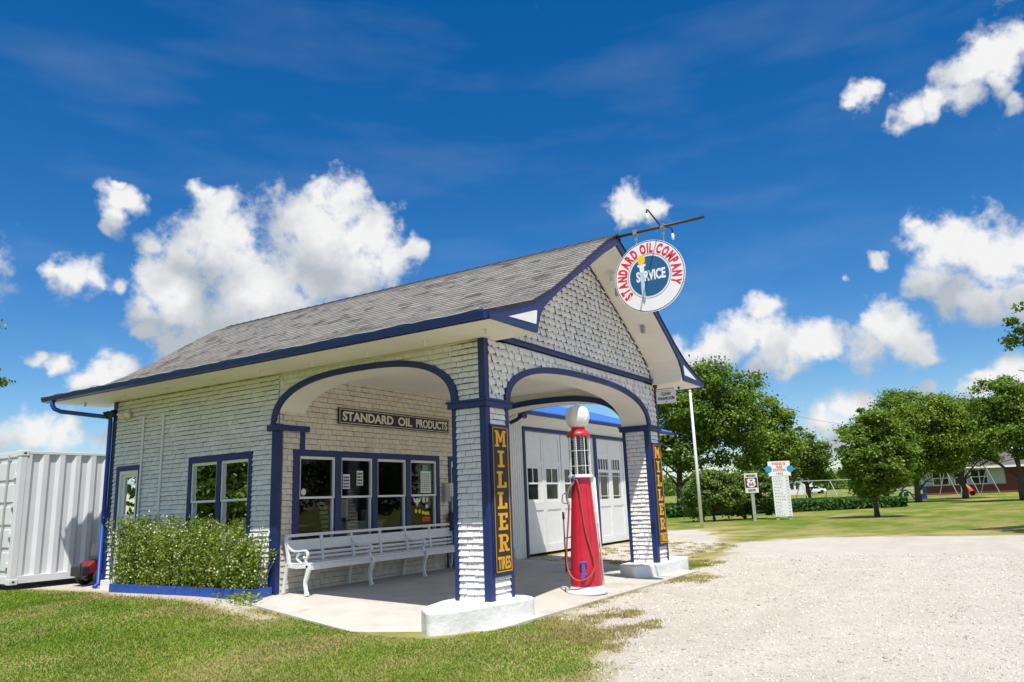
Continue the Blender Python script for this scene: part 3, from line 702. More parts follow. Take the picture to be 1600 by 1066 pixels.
# --- office interior shell
f = MB(); f.box(.2, D + .2, -.1, W - .2, LL - .2, -.03); f.build('floor', M_WOOD, G)
f = MB()
f.quad((.205, D + .2, -.03), (.205, 4.99, -.03), (.205, 4.99, 2.9), (.205, D + .2, 2.9))
f.quad((.21, D + .2, 2.9), (W - .21, D + .2, 2.9), (W - .21, LL - .21, 2.9), (.21, LL - .21, 2.9))
f.quad((.21, LL - .21, -.03), (W - .21, LL - .21, -.03), (W - .21, LL - .21, 2.9), (.21, LL - .21, 2.9))
f.quad((W - .21, D + .2, -.03), (W - .21, LL - .21, -.03), (W - .21, LL - .21, 2.9), (W - .21, D + .2, 2.9))
f.build('interior_lining', M_INT, G)

# --- roof
PROF = [(-4.30, 3.775), (-3.72, 3.935), (-3.2, 4.12), (-2.65, 4.40), (-2.0, 4.80), (-1.3, 5.265), (-.5, 5.78), (0, 6.03)]   # dx from the ridge, height
RX = 3.35
def resample(pts, step):
    out = [pts[0]]; 
    for (a, b) in zip(pts[:-1], pts[1:]):
        L_ = math.hypot(b[0] - a[0], b[1] - a[1]); n = max(1, round(L_ / step))
        out += [(a[0] + (b[0] - a[0]) * i / n, a[1] + (b[1] - a[1]) * i / n) for i in range(1, n + 1)]
    return out
Y0, Y1 = -.775, LL + .955
def build_roof():
    P = resample(PROF, .13); n = len(P)
    me = bpy.data.meshes.new('roof'); vs = []; fs = []; uvs = []
    ys = np.linspace(Y0, Y1, 24)
    for sgn in (1, -1):
        s = 0
        for i in range(n - 1):
            (xa, za), (xb, zb) = P[i], P[i + 1]; L_ = math.hypot(xb - xa, zb - za); nx, nz_ = -(zb - za) / L_, (xb - xa) / L_
            lo = (xa + nx * .009, za + nz_ * .009); hi = (xb + nx * .004, zb + nz_ * .004); base = (xa + nx * .003, za + nz_ * .003)
            for j in range(len(ys) - 1):
                y0, y1 = ys[j], ys[j + 1]; o_ = len(vs)
                jl = .003 * math.sin(j * 2.3 + i)
                for (x, z), y in ((lo, y0), (lo, y1), (hi, y1), (hi, y0)): vs.append((RX + sgn * x, y, z + jl * 0))
                fs.append((o_, o_ + 1, o_ + 2, o_ + 3)); uvs += [(y0, s), (y1, s), (y1, s + .13), (y0, s + .13)]
                o_ = len(vs)
                for (x, z), y in ((base, y0), (base, y1), (lo, y1), (lo, y0)): vs.append((RX + sgn * x, y, z))
                fs.append((o_, o_ + 1, o_ + 2, o_ + 3)); uvs += [(y0, s + .001), (y1, s + .001), (y1, s + .002), (y0, s + .002)]
            s += .13
        # underside
        for i in range(n - 1):
            o_ = len(vs); (xa, za), (xb, zb) = P[i], P[i + 1]
            for (x, z), y in (((xa, za - .012), Y0), ((xa, za - .012), Y1), ((xb, zb - .012), Y1), ((xb, zb - .012), Y0)): vs.append((RX + sgn * x, y, z))
            fs.append((o_, o_ + 1, o_ + 2, o_ + 3)); uvs += [(0, 0)] * 4
        for y in (Y0, Y1):
            for i in range(n - 1):
                o_ = len(vs); (xa, za), (xb, zb) = P[i], P[i + 1]
                vs += [(RX + sgn * xa, y, za - .012), (RX + sgn * xb, y, zb - .012), (RX + sgn * xb, y, zb + .01), (RX + sgn * xa, y, za + .01)]
                fs.append((o_, o_ + 1, o_ + 2, o_ + 3)); uvs += [(0, 0)] * 4
    me.from_pydata(vs, [], fs); uv = me.uv_layers.new(name='UVMap'); uv.data.foreach_set('uv', np.array(uvs, dtype=np.float32).ravel()); me.materials.append(M_ROOF)
    o = bpy.data.objects.new('roof', me); COL.objects.link(o); o.parent = G; o.matrix_parent_inverse = Matrix.Translation(G.location).inverted()
    r = MB()
    y = Y0
    while y < Y1 - .05:
        y2 = min(y + .26, Y1)
        for sgn in (1, -1):
            r.quad((RX, y - .02, 6.065), (RX, y2, 6.052), (RX + sgn * .15, y2, 5.955), (RX + sgn * .15, y - .02, 5.968)); r.quad((RX, y - .02, 6.065), (RX + sgn * .15, y - .02, 5.968), (RX + sgn * .15, y - .02, 5.945), (RX, y - .02, 6.045))
        y = y2
    r.build('ridge_cap', M_DARK, o)
    return o
ROOF = build_roof()
# lower outline of the barge board
LOWP = [(-3.05, 3.672), (-3.02, 3.80), (-2.96, 3.93), (-2.84, 4.09), (-2.64, 4.24), (-2.35, 4.44), (-1.75, 4.82), (-1.3, 5.09), (-.6, 5.52), (0, 5.845)]
for (ya, yb) in ((-.76, -.72), (LL + .90, LL + .94)):
    b = MB(); MF = lambda u, d, z: (RX + u, d, z)
    TOP = [(x, z + .002) for x, z in resample(PROF, .2)]
    for sgn in (1, -1):
        pl = [(sgn * x, z) for x, z in ([(-4.30, 3.665)] + LOWP + TOP[::-1])]
        # strip between lower outline and top outline
        lo = [(-4.30, 3.665), (-3.6, 3.668)] + LOWP; k = len(lo)
        n_ = 40
        def samp(pts, t):
            ds = [0]
            for a, c in zip(pts[:-1], pts[1:]): ds.append(ds[-1] + math.hypot(c[0] - a[0], c[1] - a[1]))
            q = t * ds[-1]
            for i in range(len(ds) - 1):
                if q <= ds[i + 1] + 1e-9:
                    f_ = (q - ds[i]) / (ds[i + 1] - ds[i]); return (pts[i][0] + (pts[i + 1][0] - pts[i][0]) * f_, pts[i][1] + (pts[i + 1][1] - pts[i][1]) * f_)
            return pts[-1]
        n = len(pl); b.add([MF(u, ya, z) for u, z in pl] + [MF(u, yb, z) for u, z in pl], [tuple(range(n)), tuple(range(n, 2 * n))] + [(i, (i + 1) % n, (i + 1) % n + n, i + n) for i in range(n)])
    o = b.build('barge_board', M_BLUE, G)
    o.data.update()
    if ya < 0:
        for sgn in (1, -1):
            p = MB(); pts = [(-3.84, 3.765), (-3.10, 3.79), (-3.06, 4.00), (-3.12, 3.99)]
            p.poly([(RX + sgn * x, z) for x, z in pts], lambda u, d, z: (u, d, z), ya - .008, ya - .001); p.build('white_panel', M_WHITE, o)
# rake soffit (curved underside of the front overhang) and the eave boxes
def rake_soffit(y0, y1):
    s = MB()
    for sgn in (1, -1):
        for a, c in zip(LOWP[:-1], LOWP[1:]):
            s.quad((RX + sgn * a[0], y0, a[1]), (RX + sgn * c[0], y0, c[1]), (RX + sgn * c[0], y1, c[1]), (RX + sgn * a[0], y1, a[1]))
    return s
s = rake_soffit(-.72, .0); s.build('soffit', M_CREAM, G, smooth=True)
s = rake_soffit(LL, LL + .9); s.build('soffit', M_CREAM, G, smooth=True)
for (xa, xb) in ((-.94, .30), (W - .22, 7.64)):
    s = MB(); 
    if xa < 0: s.box(xa, -.72, 3.662, 0, LL + .9, 3.69); s.box(0, -.72, 3.662, xb, 0, 3.69); s.box(0, LL, 3.662, xb, LL + .9, 3.69)
    else: s.box(W, -.72, 3.662, xb, LL + .9, 3.69); s.box(xa, -.72, 3.662, W, 0, 3.69)
    s.build('soffit', M_CREAM, G)
# eave fascia + gutters
for sgn in (1, -1):
    xe = RX - sgn * 4.29
    f = MB(); f.box(min(xe, xe + sgn * .03), Y0 + .03, 3.655, max(xe, xe + sgn * .03), Y1 - .02, 3.775); fo = f.build('eave_fascia', M_BLUE, G)
    g = MB(); path = [(0, .0), (.01, -.085), (.05, -.115), (.10, -.10), (.125, -.03), (.125, .0), (.112, .0), (.108, -.03), (.09, -.085), (.05, -.1), (.02, -.08), (.012, 0)]
    g.poly([(xe - sgn * u, 3.765 + v) for u, v in path], lambda u, d, z: (u, d, z), Y0 + .04, Y1 - .03); g.build('gutter', M_GUT, fo)
# string of lights wire along the gutter
w = MB(); pts = []
for i in range(60):
    y = Y0 + .1 + i * (Y1 - Y0 - .3) / 59; pts.append((RX - 4.29 - .13, y, 3.76 + .006 * math.sin(i * 1.7) + (.02 if i % 7 == 0 else 0)))
w.tube(pts, .006, 5); w.build('light_string', M_GALV, G)
# drip lamps under the eaves
for i, y in enumerate([-.35, .75, 1.9, 3.1, 4.3, 5.6, 7.0, 8.4, 9.8]):
    l = MB(); l.lathe([(.035, 0), (.035, -.012), (.02, -.02), (.018, -.05), (.024, -.06), (.018, -.08), (0, -.085)], (-.42, y, 3.661), 12); l.build('eave_lamp', M_PAPER, G, smooth=True)
l = MB(); l.lathe([(.035, 0), (.035, -.012), (.02, -.02), (.018, -.05), (0, -.06)], (W + .55, -.35, 3.661), 12); l.build('eave_lamp', M_DARK, G, smooth=True)
for (dx, zz) in ((.55, 5.44), (1.9, 4.66), (.75, 5.2)):
    l = MB(); l.box(RX + dx - .04, -.42, zz - .10, RX + dx + .04, -.34, zz + .06); l.build('rake_lamp', M_GREY if dx > .6 else M_PAPER, G, bevel=.01)

# --- gable wall
def rake(u):
    x = -abs(u - RX)
    if x <= LOWP[0][0]: return 3.66
    for a, c in zip(LOWP[:-1], LOWP[1:]):
        if a[0] <= x <= c[0]: return a[1] + (c[1] - a[1]) * (x - a[0]) / (c[0] - a[0])
    return LOWP[-1][1]
g = MB(); gp = [(RX + x, z) for x, z in LOWP] + [(RX - x, z) for x, z in LOWP[::-1][1:]]
g.poly(gp, lambda u, d, z: (u, d, z), .0, .15); gw = g.build('gable_wall', M_GAP, G)
b = MB(); bricks(b, mfront, .3, 6.4, 3.76, 5.85, ch=.115, bl=.19, high=lambda u: rake(u) - .01, slant=.042, t1=.036, seed=31); b.build('shingles', M_SHING, gw)
g = MB(); g.poly([(RX + x, z) for x, z in LOWP] + [(RX - x, z) for x, z in LOWP[::-1][1:]], lambda u, d, z: (u, d, z), LL, LL + .02); g.build('gable_wall', M_SHING, G)
t = MB(); t.box(.30, -.06, 3.69, W - .22, 0, 3.765); t.box(.30, -.075, 3.745, W - .22, -.06, 3.77); t.build('belt_course', M_BLUE, G, bevel=.004)
t = MB()
for sgn in (1, -1):
    for a, c in zip(LOWP[:-1], LOWP[1:]):
        t.quad((RX + sgn * a[0], -.035, a[1] - .001), (RX + sgn * c[0], -.035, c[1] - .001), (RX + sgn * c[0], -.035, c[1] - .055), (RX + sgn * (a[0] + .04), -.035, a[1] - .03))
        t.quad((RX + sgn * (a[0] + .04), -.035, a[1] - .03), (RX + sgn * c[0], -.035, c[1] - .055), (RX + sgn * c[0], 0, c[1] - .055), (RX + sgn * (a[0] + .04), 0, a[1] - .03))
t.build('rake_trim', M_DARK, G)

# --- downspouts
def flatpipe(path, m, name, w=.045):
    mb = MB(); mb.tube(path, w, 10); return mb.build(name, m, G, smooth=True)
flatpipe([(-1.0, 9.95, 3.68), (-1.0, 9.95, 3.58), (-.96, 9.93, 3.50), (-.86, 9.88, 3.45), (-.10, 9.50, 3.36), (-.05, 9.47, 3.32), (-.05, 9.46, 3.22), (-.05, 9.46, .02), (-.12, 9.44, -.03), (-.16, 9.43, -.05)], M_BLUE2, 'downspout')
flatpipe([(W + .08, .25, 3.66), (W + .08, .25, ZC1 + .1), (W + .12, .25, ZC1), (W + .12, .25, ZC0 - .1), (W + .08, .25, 2.4), (W + .08, .25, -.2)], M_BLUE, 'downspout', .04)
# conduits on the side wall
for (y, zt) in ((8.28, 3.27), (7.62, 3.23)):
    mb = MB(); mb.tube([(-.045, y, -.05), (-.045, y, zt)], .020, 8); mb.box(-.06, y - .04, zt - .01, -.02, y + .04, zt + .015); mb.build('conduit', M_WHITE, G)

# ============================================================ lamps on the wall
t = thing('floodlight', 'black twin floodlight at the top of the rear left corner', 'floodlight', (-.02, 9.38, 3.45))
m_ = MB(); m_.box(-.08, 9.33, 3.40, -.03, 9.43, 3.50); m_.build('bracket', M_BLACK, t, bevel=.005)
for dy in (-.10, .13):
    m_ = MB(); m_.lathe([(.02, 0), (.05, .03), (.075, .12), (.078, .14), (.0, .135)], n=16); q = Vector((-.7, dy * 3, -.5)).to_track_quat('Z', 'Y')
    m_.v = [tuple(q @ Vector(v) + Vector((-.06, 9.38 + dy * .5, 3.46))) for v in m_.v]; m_.build('lamp_head', M_BLACK, t, smooth=True)
t = thing('floodlight', 'white twin floodlight under the eave beside the pipe tops', 'floodlight', (-.03, 8.9, 3.4))
m_ = MB(); m_.box(-.07, 8.80, 3.36, -.025, 8.92, 3.46); m_.build('bracket', M_CREAM, t, bevel=.008)
for dy in (-.2, .06, .22):
    m_ = MB(); m_.lathe([(.02, 0), (.045, .03), (.07, .12), (.072, .14), (.0, .135)], n=16); q = Vector((-.6, dy * 2, -.6)).to_track_quat('Z', 'Y')
    m_.v = [tuple(q @ Vector(v) + Vector((-.06, 8.86 + dy * .4, 3.40))) for v in m_.v]; m_.build('lamp_head', M_CREAM, t, smooth=True)

# ============================================================ signs on the station
# long navy sign on the office wall
t = thing('wall_sign', 'long navy STANDARD OIL PRODUCTS sign on the office wall above the windows', 'sign', (3.08, D - .03, 3.0))
SX0, SX1, SZ0, SZ1 = 1.36, 4.80, 2.866, 3.175
m_ = MB(); m_.box(SX0, D - .055, SZ0, SX1, D - .028, SZ1); m_.build('board', M_NAVYSIGN, t, bevel=.003)
m_ = MB(); e = .022; th = .010
for (a, b_, c, d_) in ((SX0 + e, SX1 - e, SZ0 + e, SZ0 + e + th), (SX0 + e, SX1 - e, SZ1 - e - th, SZ1 - e), (SX0 + e, SX0 + e + th, SZ0 + e + th, SZ1 - e - th), (SX1 - e - th, SX1 - e, SZ0 + e + th, SZ1 - e - th)):
    m_.box(a, D - .058, c, b_, D - .055, d_)
m_.build('border', M_SIGNTXT, t)
m_ = MB(); cz = SZ0 + .095
for txt, xa, xb in (('STANDARD', 1.46, 2.90), ('OIL', 3.05, 3.50), ('PRODUCTS', 3.63, 4.72)):
    vs, fs = text_polys(txt, .2, .006, .0025)
    x0_, x1_ = min(v[0] for v in vs), max(v[0] for v in vs); y0_, y1_ = min(v[1] for v in vs), max(v[1] for v in vs)
    m_.add([(xa + (x - x0_) / (x1_ - x0_) * (xb - xa), D - .0585 - z, SZ0 + .065 + (y - y0_) / (y1_ - y0_) * .18) for x, y, z in vs], fs)
m_.build('lettering', M_SIGNTXT, t)

# slab-serif letters drawn as outlines on a 10x14 cell
def R_(x0, y0, x1, y1): return [(x0, y0), (x1, y0), (x1, y1), (x0, y1)]
SERIF = {
 'M': [R_(0, 0, 3.6, 1.8), R_(6.4, 0, 10, 1.8), R_(.9, 1.8, 2.9, 12.2), R_(7.1, 1.8, 9.1, 12.2), R_(0, 12.2, 2.9, 14), R_(7.1, 12.2, 10, 14), [(2.9, 14), (2.9, 9.6), (4.3, 3.6), (5.7, 3.6), (5.0, 8.0)], [(7.1, 14), (5.0, 8.0), (5.7, 3.6), (7.1, 9.6)]],
 'I': [R_(2, 0, 8, 2), R_(2, 12, 8, 14), R_(3.7, 2, 6.3, 12)],
 'L': [R_(.8, 0, 9.2, 2.2), R_(.8, 12, 6.2, 14), R_(2.2, 2.2, 4.8, 12), R_(7.2, 2.2, 9.2, 4.8)],
 'E': [R_(1, 0, 9.2, 2.1), R_(1, 11.9, 9.2, 14), R_(2.2, 2.1, 4.8, 11.9), R_(4.8, 6, 7.4, 8), R_(7.2, 2.1, 9.2, 4.4), R_(7.2, 9.6, 9.2, 11.9)],
 'R': [R_(.6, 0, 5.2, 2), R_(1.7, 2, 4.2, 12), R_(.6, 12, 7.0, 14), R_(4.2, 6, 7.0, 7.9), [(6.6, 7.9), (6.6, 6.2), (8.6, 7.6), (9.4, 10), (8.7, 12.7), (7.0, 14), (7.0, 12.2), (7.4, 11.4), (7.4, 8.6)], [(4.9, 6), (7.2, 6), (8.3, 2), (10, 2), (10, 0), (6.8, 0), (6.2, 1.0)]]}
def miller(x0, lab):
    x1 = x0 + .42; z0, z1 = .34, 2.375
    t = thing('pillar_sign', lab, 'sign', ((x0 + x1) / 2, -.03, z0))
    m_ = MB(); m_.box(x0 - .03, -.040, z0 - .05, x1 + .05, -.024, z1 + .03); m_.build('backing_frame', M_BLUE, t)
    m_ = MB(); m_.box(x0, -.052, z0, x1, -.040, z1); m_.build('board', M_MBOARD, t)
    m_ = MB(); e = .012; th = .008
    for (a, b_, c, d_) in ((x0 + e, x1 - e, z0 + e, z0 + e + .014), (x0 + e, x1 - e, z1 - e - th, z1 - e), (x0 + e, x0 + e + th, z0 + e + .014, z1 - e - th), (x1 - e - .014, x1 - e, z0 + e + .014, z1 - e - th)): m_.box(a, -.0545, c, b_, -.052, d_)
    for i, ch in enumerate('MILLER'):
        zt = z1 - .055 - i * .292; k = .235 / 14
        for pl in SERIF[ch]:
            m_.poly([(x0 + .065 + u * .029, zt - .235 + v * k) for u, v in pl], lambda u, d, z: (u, d, z), -.0555, -.052)
    vs, fs = text_polys('TIRES', .2, .006, .0015); xa, xb = min(v[0] for v in vs), max(v[0] for v in vs); ya, yb = min(v[1] for v in vs), max(v[1] for v in vs)
    m_.add([(x0 + .05 + (x - xa) / (xb - xa) * .32, -.054 - z, z0 + .045 + (y - ya) / (yb - ya) * .175) for x, y, z in vs], fs)
    m_.build('lettering', M_MLET, t)
miller(.078, 'tall MILLER TIRES sign on the near pier')
miller(W - T + .078, 'tall MILLER TIRES sign on the far pier')

# clean washroom sign
t = thing('washroom_sign', 'small white CLEAN WASHROOM sign on an iron bracket by the far pier top', 'sign', (W - .02, -.05, 3.3))
XW = W - .10
m_ = MB(); m_.box(XW - .02, -.06, 3.20, XW + .02, -.02, 3.60); m_.box(XW - .03, -.09, 3.60, XW + .03, -.01, 3.70); m_.tube([(XW, -.04, 3.56), (XW, -.47, 3.56)], .008, 6); m_.build('bracket', M_BROWNSIGN, t)
m_ = MB(); m_.box(XW - .008, -.50, 3.245, XW + .008, -.065, 3.535); m_.build('board', M_ENW, t)
m_ = MB(); m_.box(XW - .0095, -.49, 3.518, XW - .008, -.075, 3.523)
for txt, z, w_ in (('CLEAN', 3.42, .22), ('WASHROOM', 3.32, .38)): add_text(m_, txt, .095, lambda x, y, d, z=z: (XW - .0095 - d, -.282 - x, z + y), .003, fitw=w_, depth=.001)
m_.poly([(-.22, 3.280), (-.27, 3.272), (-.27, 3.290), (-.32, 3.280), (-.27, 3.27)], lambda u, d, z: (d, u, z), XW - .0095, XW - .008)
m_.build('lettering', M_BLACK, t)

# ============================================================ round hanging sign
SYC, SZC, SR, SXX = -1.345, 5.135, .66, RX
t = thing('sign_bracket', 'dark iron pole sticking out from the roof peak with two small lamp arms', 'sign bracket', (RX, -.75, 6.0))
m_ = MB(); m_.tube([(RX, .3, 5.995), (RX, -2.42, 5.995)], .028, 10); m_.lathe([(.035, 0), (.035, .04)], (0, 0, 0), 10) if False else None
m_.build('pole', M_BLACK, t, smooth=True)
for dx, zz in ((-.62, .16), (.62, -.05)):
    m_ = MB(); m_.tube([(RX, -1.62, 6.02), (RX + dx * .9, -1.62, 6.14), (RX + dx, -1.62, 6.12), (RX + dx, -1.62, 6.04)], .014, 8); m_.build('lamp_arm', M_BLACK, t, smooth=True)
    m_ = MB(); m_.lathe([(.02, 0), (.026, -.03), (.028, -.05), (.03, -.09), (.018, -.12), (0, -.125)], (RX + dx, -1.62, 6.05), 12); m_.build('lamp_bulb', M_ENW, t, smooth=True)
for y in (-1.14, -1.66):
    m_ = MB(); m_.box(RX - .05, y - .035, 5.95, RX + .05, y + .035, 6.04); m_.tube([(RX, y, 5.95), (RX, y, SZC + math.sqrt(SR ** 2 - (y - SYC) ** 2) - .01)], .012, 6); m_.box(RX - .02, y - .02, 5.84, RX + .02, y + .02, 5.90); m_.build('hanger', M_METAL, t)
t = thing('hanging_sign', 'round enamel STANDARD OIL COMPANY SERVICE sign with torch hanging at the gable', 'sign', (SXX, SYC, SZC - SR))
# sign face looks to -x ; u to the right seen from the camera = -y
def msign(u, d, v): return (SXX - .014 - d, SYC - u, SZC + v)
def ring(mb, r0, r1, d0, d1, n=72, M=msign):
    for i in range(n):
        a, b_ = 2 * math.pi * i / n, 2 * math.pi * (i + 1) / n
        p = [(r0 * math.cos(a), r0 * math.sin(a)), (r1 * math.cos(a), r1 * math.sin(a)), (r1 * math.cos(b_), r1 * math.sin(b_)), (r0 * math.cos(b_), r0 * math.sin(b_))]
        mb.quad(*[M(x, d1, z) for x, z in p]); mb.quad(M(p[1][0], d0, p[1][1]), M(p[2][0], d0, p[2][1]), M(p[2][0], d1, p[2][1]), M(p[1][0], d1, p[1][1]))
def disc(mb, r, d0, d1, n=72, c=(0, 0), M=msign): mb.poly([(c[0] + r * math.cos(2 * math.pi * i / n), c[1] + r * math.sin(2 * math.pi * i / n)) for i in range(n)], M, d0, d1)
m_ = MB(); disc(m_, SR, -.028, 0); m_.build('disc', M_ENW, t)
m_ = MB(); ring(m_, SR - .022, SR - .010, 0, .0015); m_.build('navy_ring', M_ENN, t); m_ = MB(); ring(m_, .400, .408, 0, .0015); m_.build('navy_ring', M_ENN, t)
m_ = MB(); disc(m_, .368, 0, .0018); m_.build('blue_field', M_ENB, t)
m_ = MB(); ring(m_, .368, .378, 0, .0012); m_.build('inner_ring', M_TORCH, t)
m_ = MB()
arc = 'STANDARD OIL COMPANY'; a0, a1 = R(222), R(-28)
def gw(c):
    if c == ' ': return .075
    v_, f__ = text_polys(c, .235, .013, .001); return max(q[0] for q in v_) - min(q[0] for q in v_) + .022
ws = [gw(c) for c in arc]; tot = sum(ws); acc = 0
for c, w_ in zip(arc, ws):
    ang = a0 + (a1 - a0) * (acc + w_ / 2) / tot; acc += w_
    if c == ' ': continue
    vs, fs = text_polys(c, .235, .013, .001); xa, xb = min(v[0] for v in vs), max(v[0] for v in vs); wmax = (w_ - .022) * .437 * (a0 - a1) / tot * 1.06
    k = min(1.12, wmax / (xb - xa)); ca, sa = math.cos(ang - math.pi / 2), math.sin(ang - math.pi / 2)
    pts = []
    for x, y, z in vs:
        px_ = (x - (xa + xb) / 2) * k; py_ = y + .437
        pts.append(msign(px_ * ca - py_ * sa, .0015 + z, px_ * sa + py_ * ca))
    m_.add(pts, fs)
m_.build('lettering', M_ENR, t)
m_ = MB(); vs, fs = text_polys('SERVICE', .2, .008, .001); xa, xb = min(v[0] for v in vs), max(v[0] for v in vs)
m_.add([msign(-.245 + (x - xa) / (xb - xa) * .55, .0028 + z, -.075 + y * 1.25) for x, y, z in vs], fs); m_.build('service_lettering', M_ENW, t)
tx = -.13
m_ = MB(); m_.poly([(tx - .035, .09), (tx + .035, .09), (tx + .028, -.1), (tx + .036, -.12), (tx + .03, -.37), (tx - .03, -.37), (tx - .036, -.12), (tx - .028, -.1)], msign, .0018, .0045); m_.build('torch_handle', M_TORCH, t)
m_ = MB(); m_.poly([(tx - .085, .235), (tx + .085, .235), (tx + .07, .195), (tx + .04, .18), (tx + .045, .14), (tx + .03, .09), (tx - .03, .09), (tx - .045, .14), (tx - .04, .18), (tx - .07, .195)], msign, .0018, .005); m_.build('torch_cup', M_ENW, t)
m_ = MB(); m_.poly([(tx - .03, -.37), (tx + .03, -.37), (tx + .03, -.44), (tx, -.50), (tx - .03, -.44)], msign, .0018, .0045); m_.build('torch_tip', M_GREY, t)
m_ = MB(); m_.poly([(tx - .05, .24), (tx + .04, .24), (tx + .07, .28), (tx + .075, .34), (tx + .045, .39), (tx + .03, .42), (tx, .40), (tx - .025, .43), (tx - .045, .38), (tx - .06, .32), (tx - .065, .27)], msign, .0018, .005); m_.build('torch_flame', M_FLAME, t)

# ============================================================ plinths
def plinth(pts, ztop, lab, zb):
    def rnd(pts, r=.10):
        out = []; n = len(pts)
        for i in range(n):
            p, a, b_ = Vector(pts[i]), Vector(pts[i - 1]), Vector(pts[(i + 1) % n])
            u = (a - p).normalized() * r; w_ = (b_ - p).normalized() * r
            for k in range(6): s_ = k / 5; out.append(tuple((p + u * (1 - s_) ** 2 + w_ * s_ ** 2)))
        return out
    mb = MB(); mb.poly(rnd(pts), lambda u, d, v: (u, v, d), ztop, zb)
    o = mb.build('concrete_plinth', M_PLINTH, bevel=.028); tag(o, lab, 'plinth'); o.modifiers['bevel'].segments = 3
plinth([(-1.12, .22), (-.85, -.02), (.62, -.34), (.80, -.10), (.74, .72), (-.05, .80), (-.75, .62)], -.018, 'long white concrete plinth under the near pier', -.5)
plinth([(5.22, .16), (5.62, -.10), (7.55, -.12), (7.82, .22), (7.6, .62), (7.0, .74), (5.6, .66)], -.018, 'white concrete plinth under the far pier', -.5)

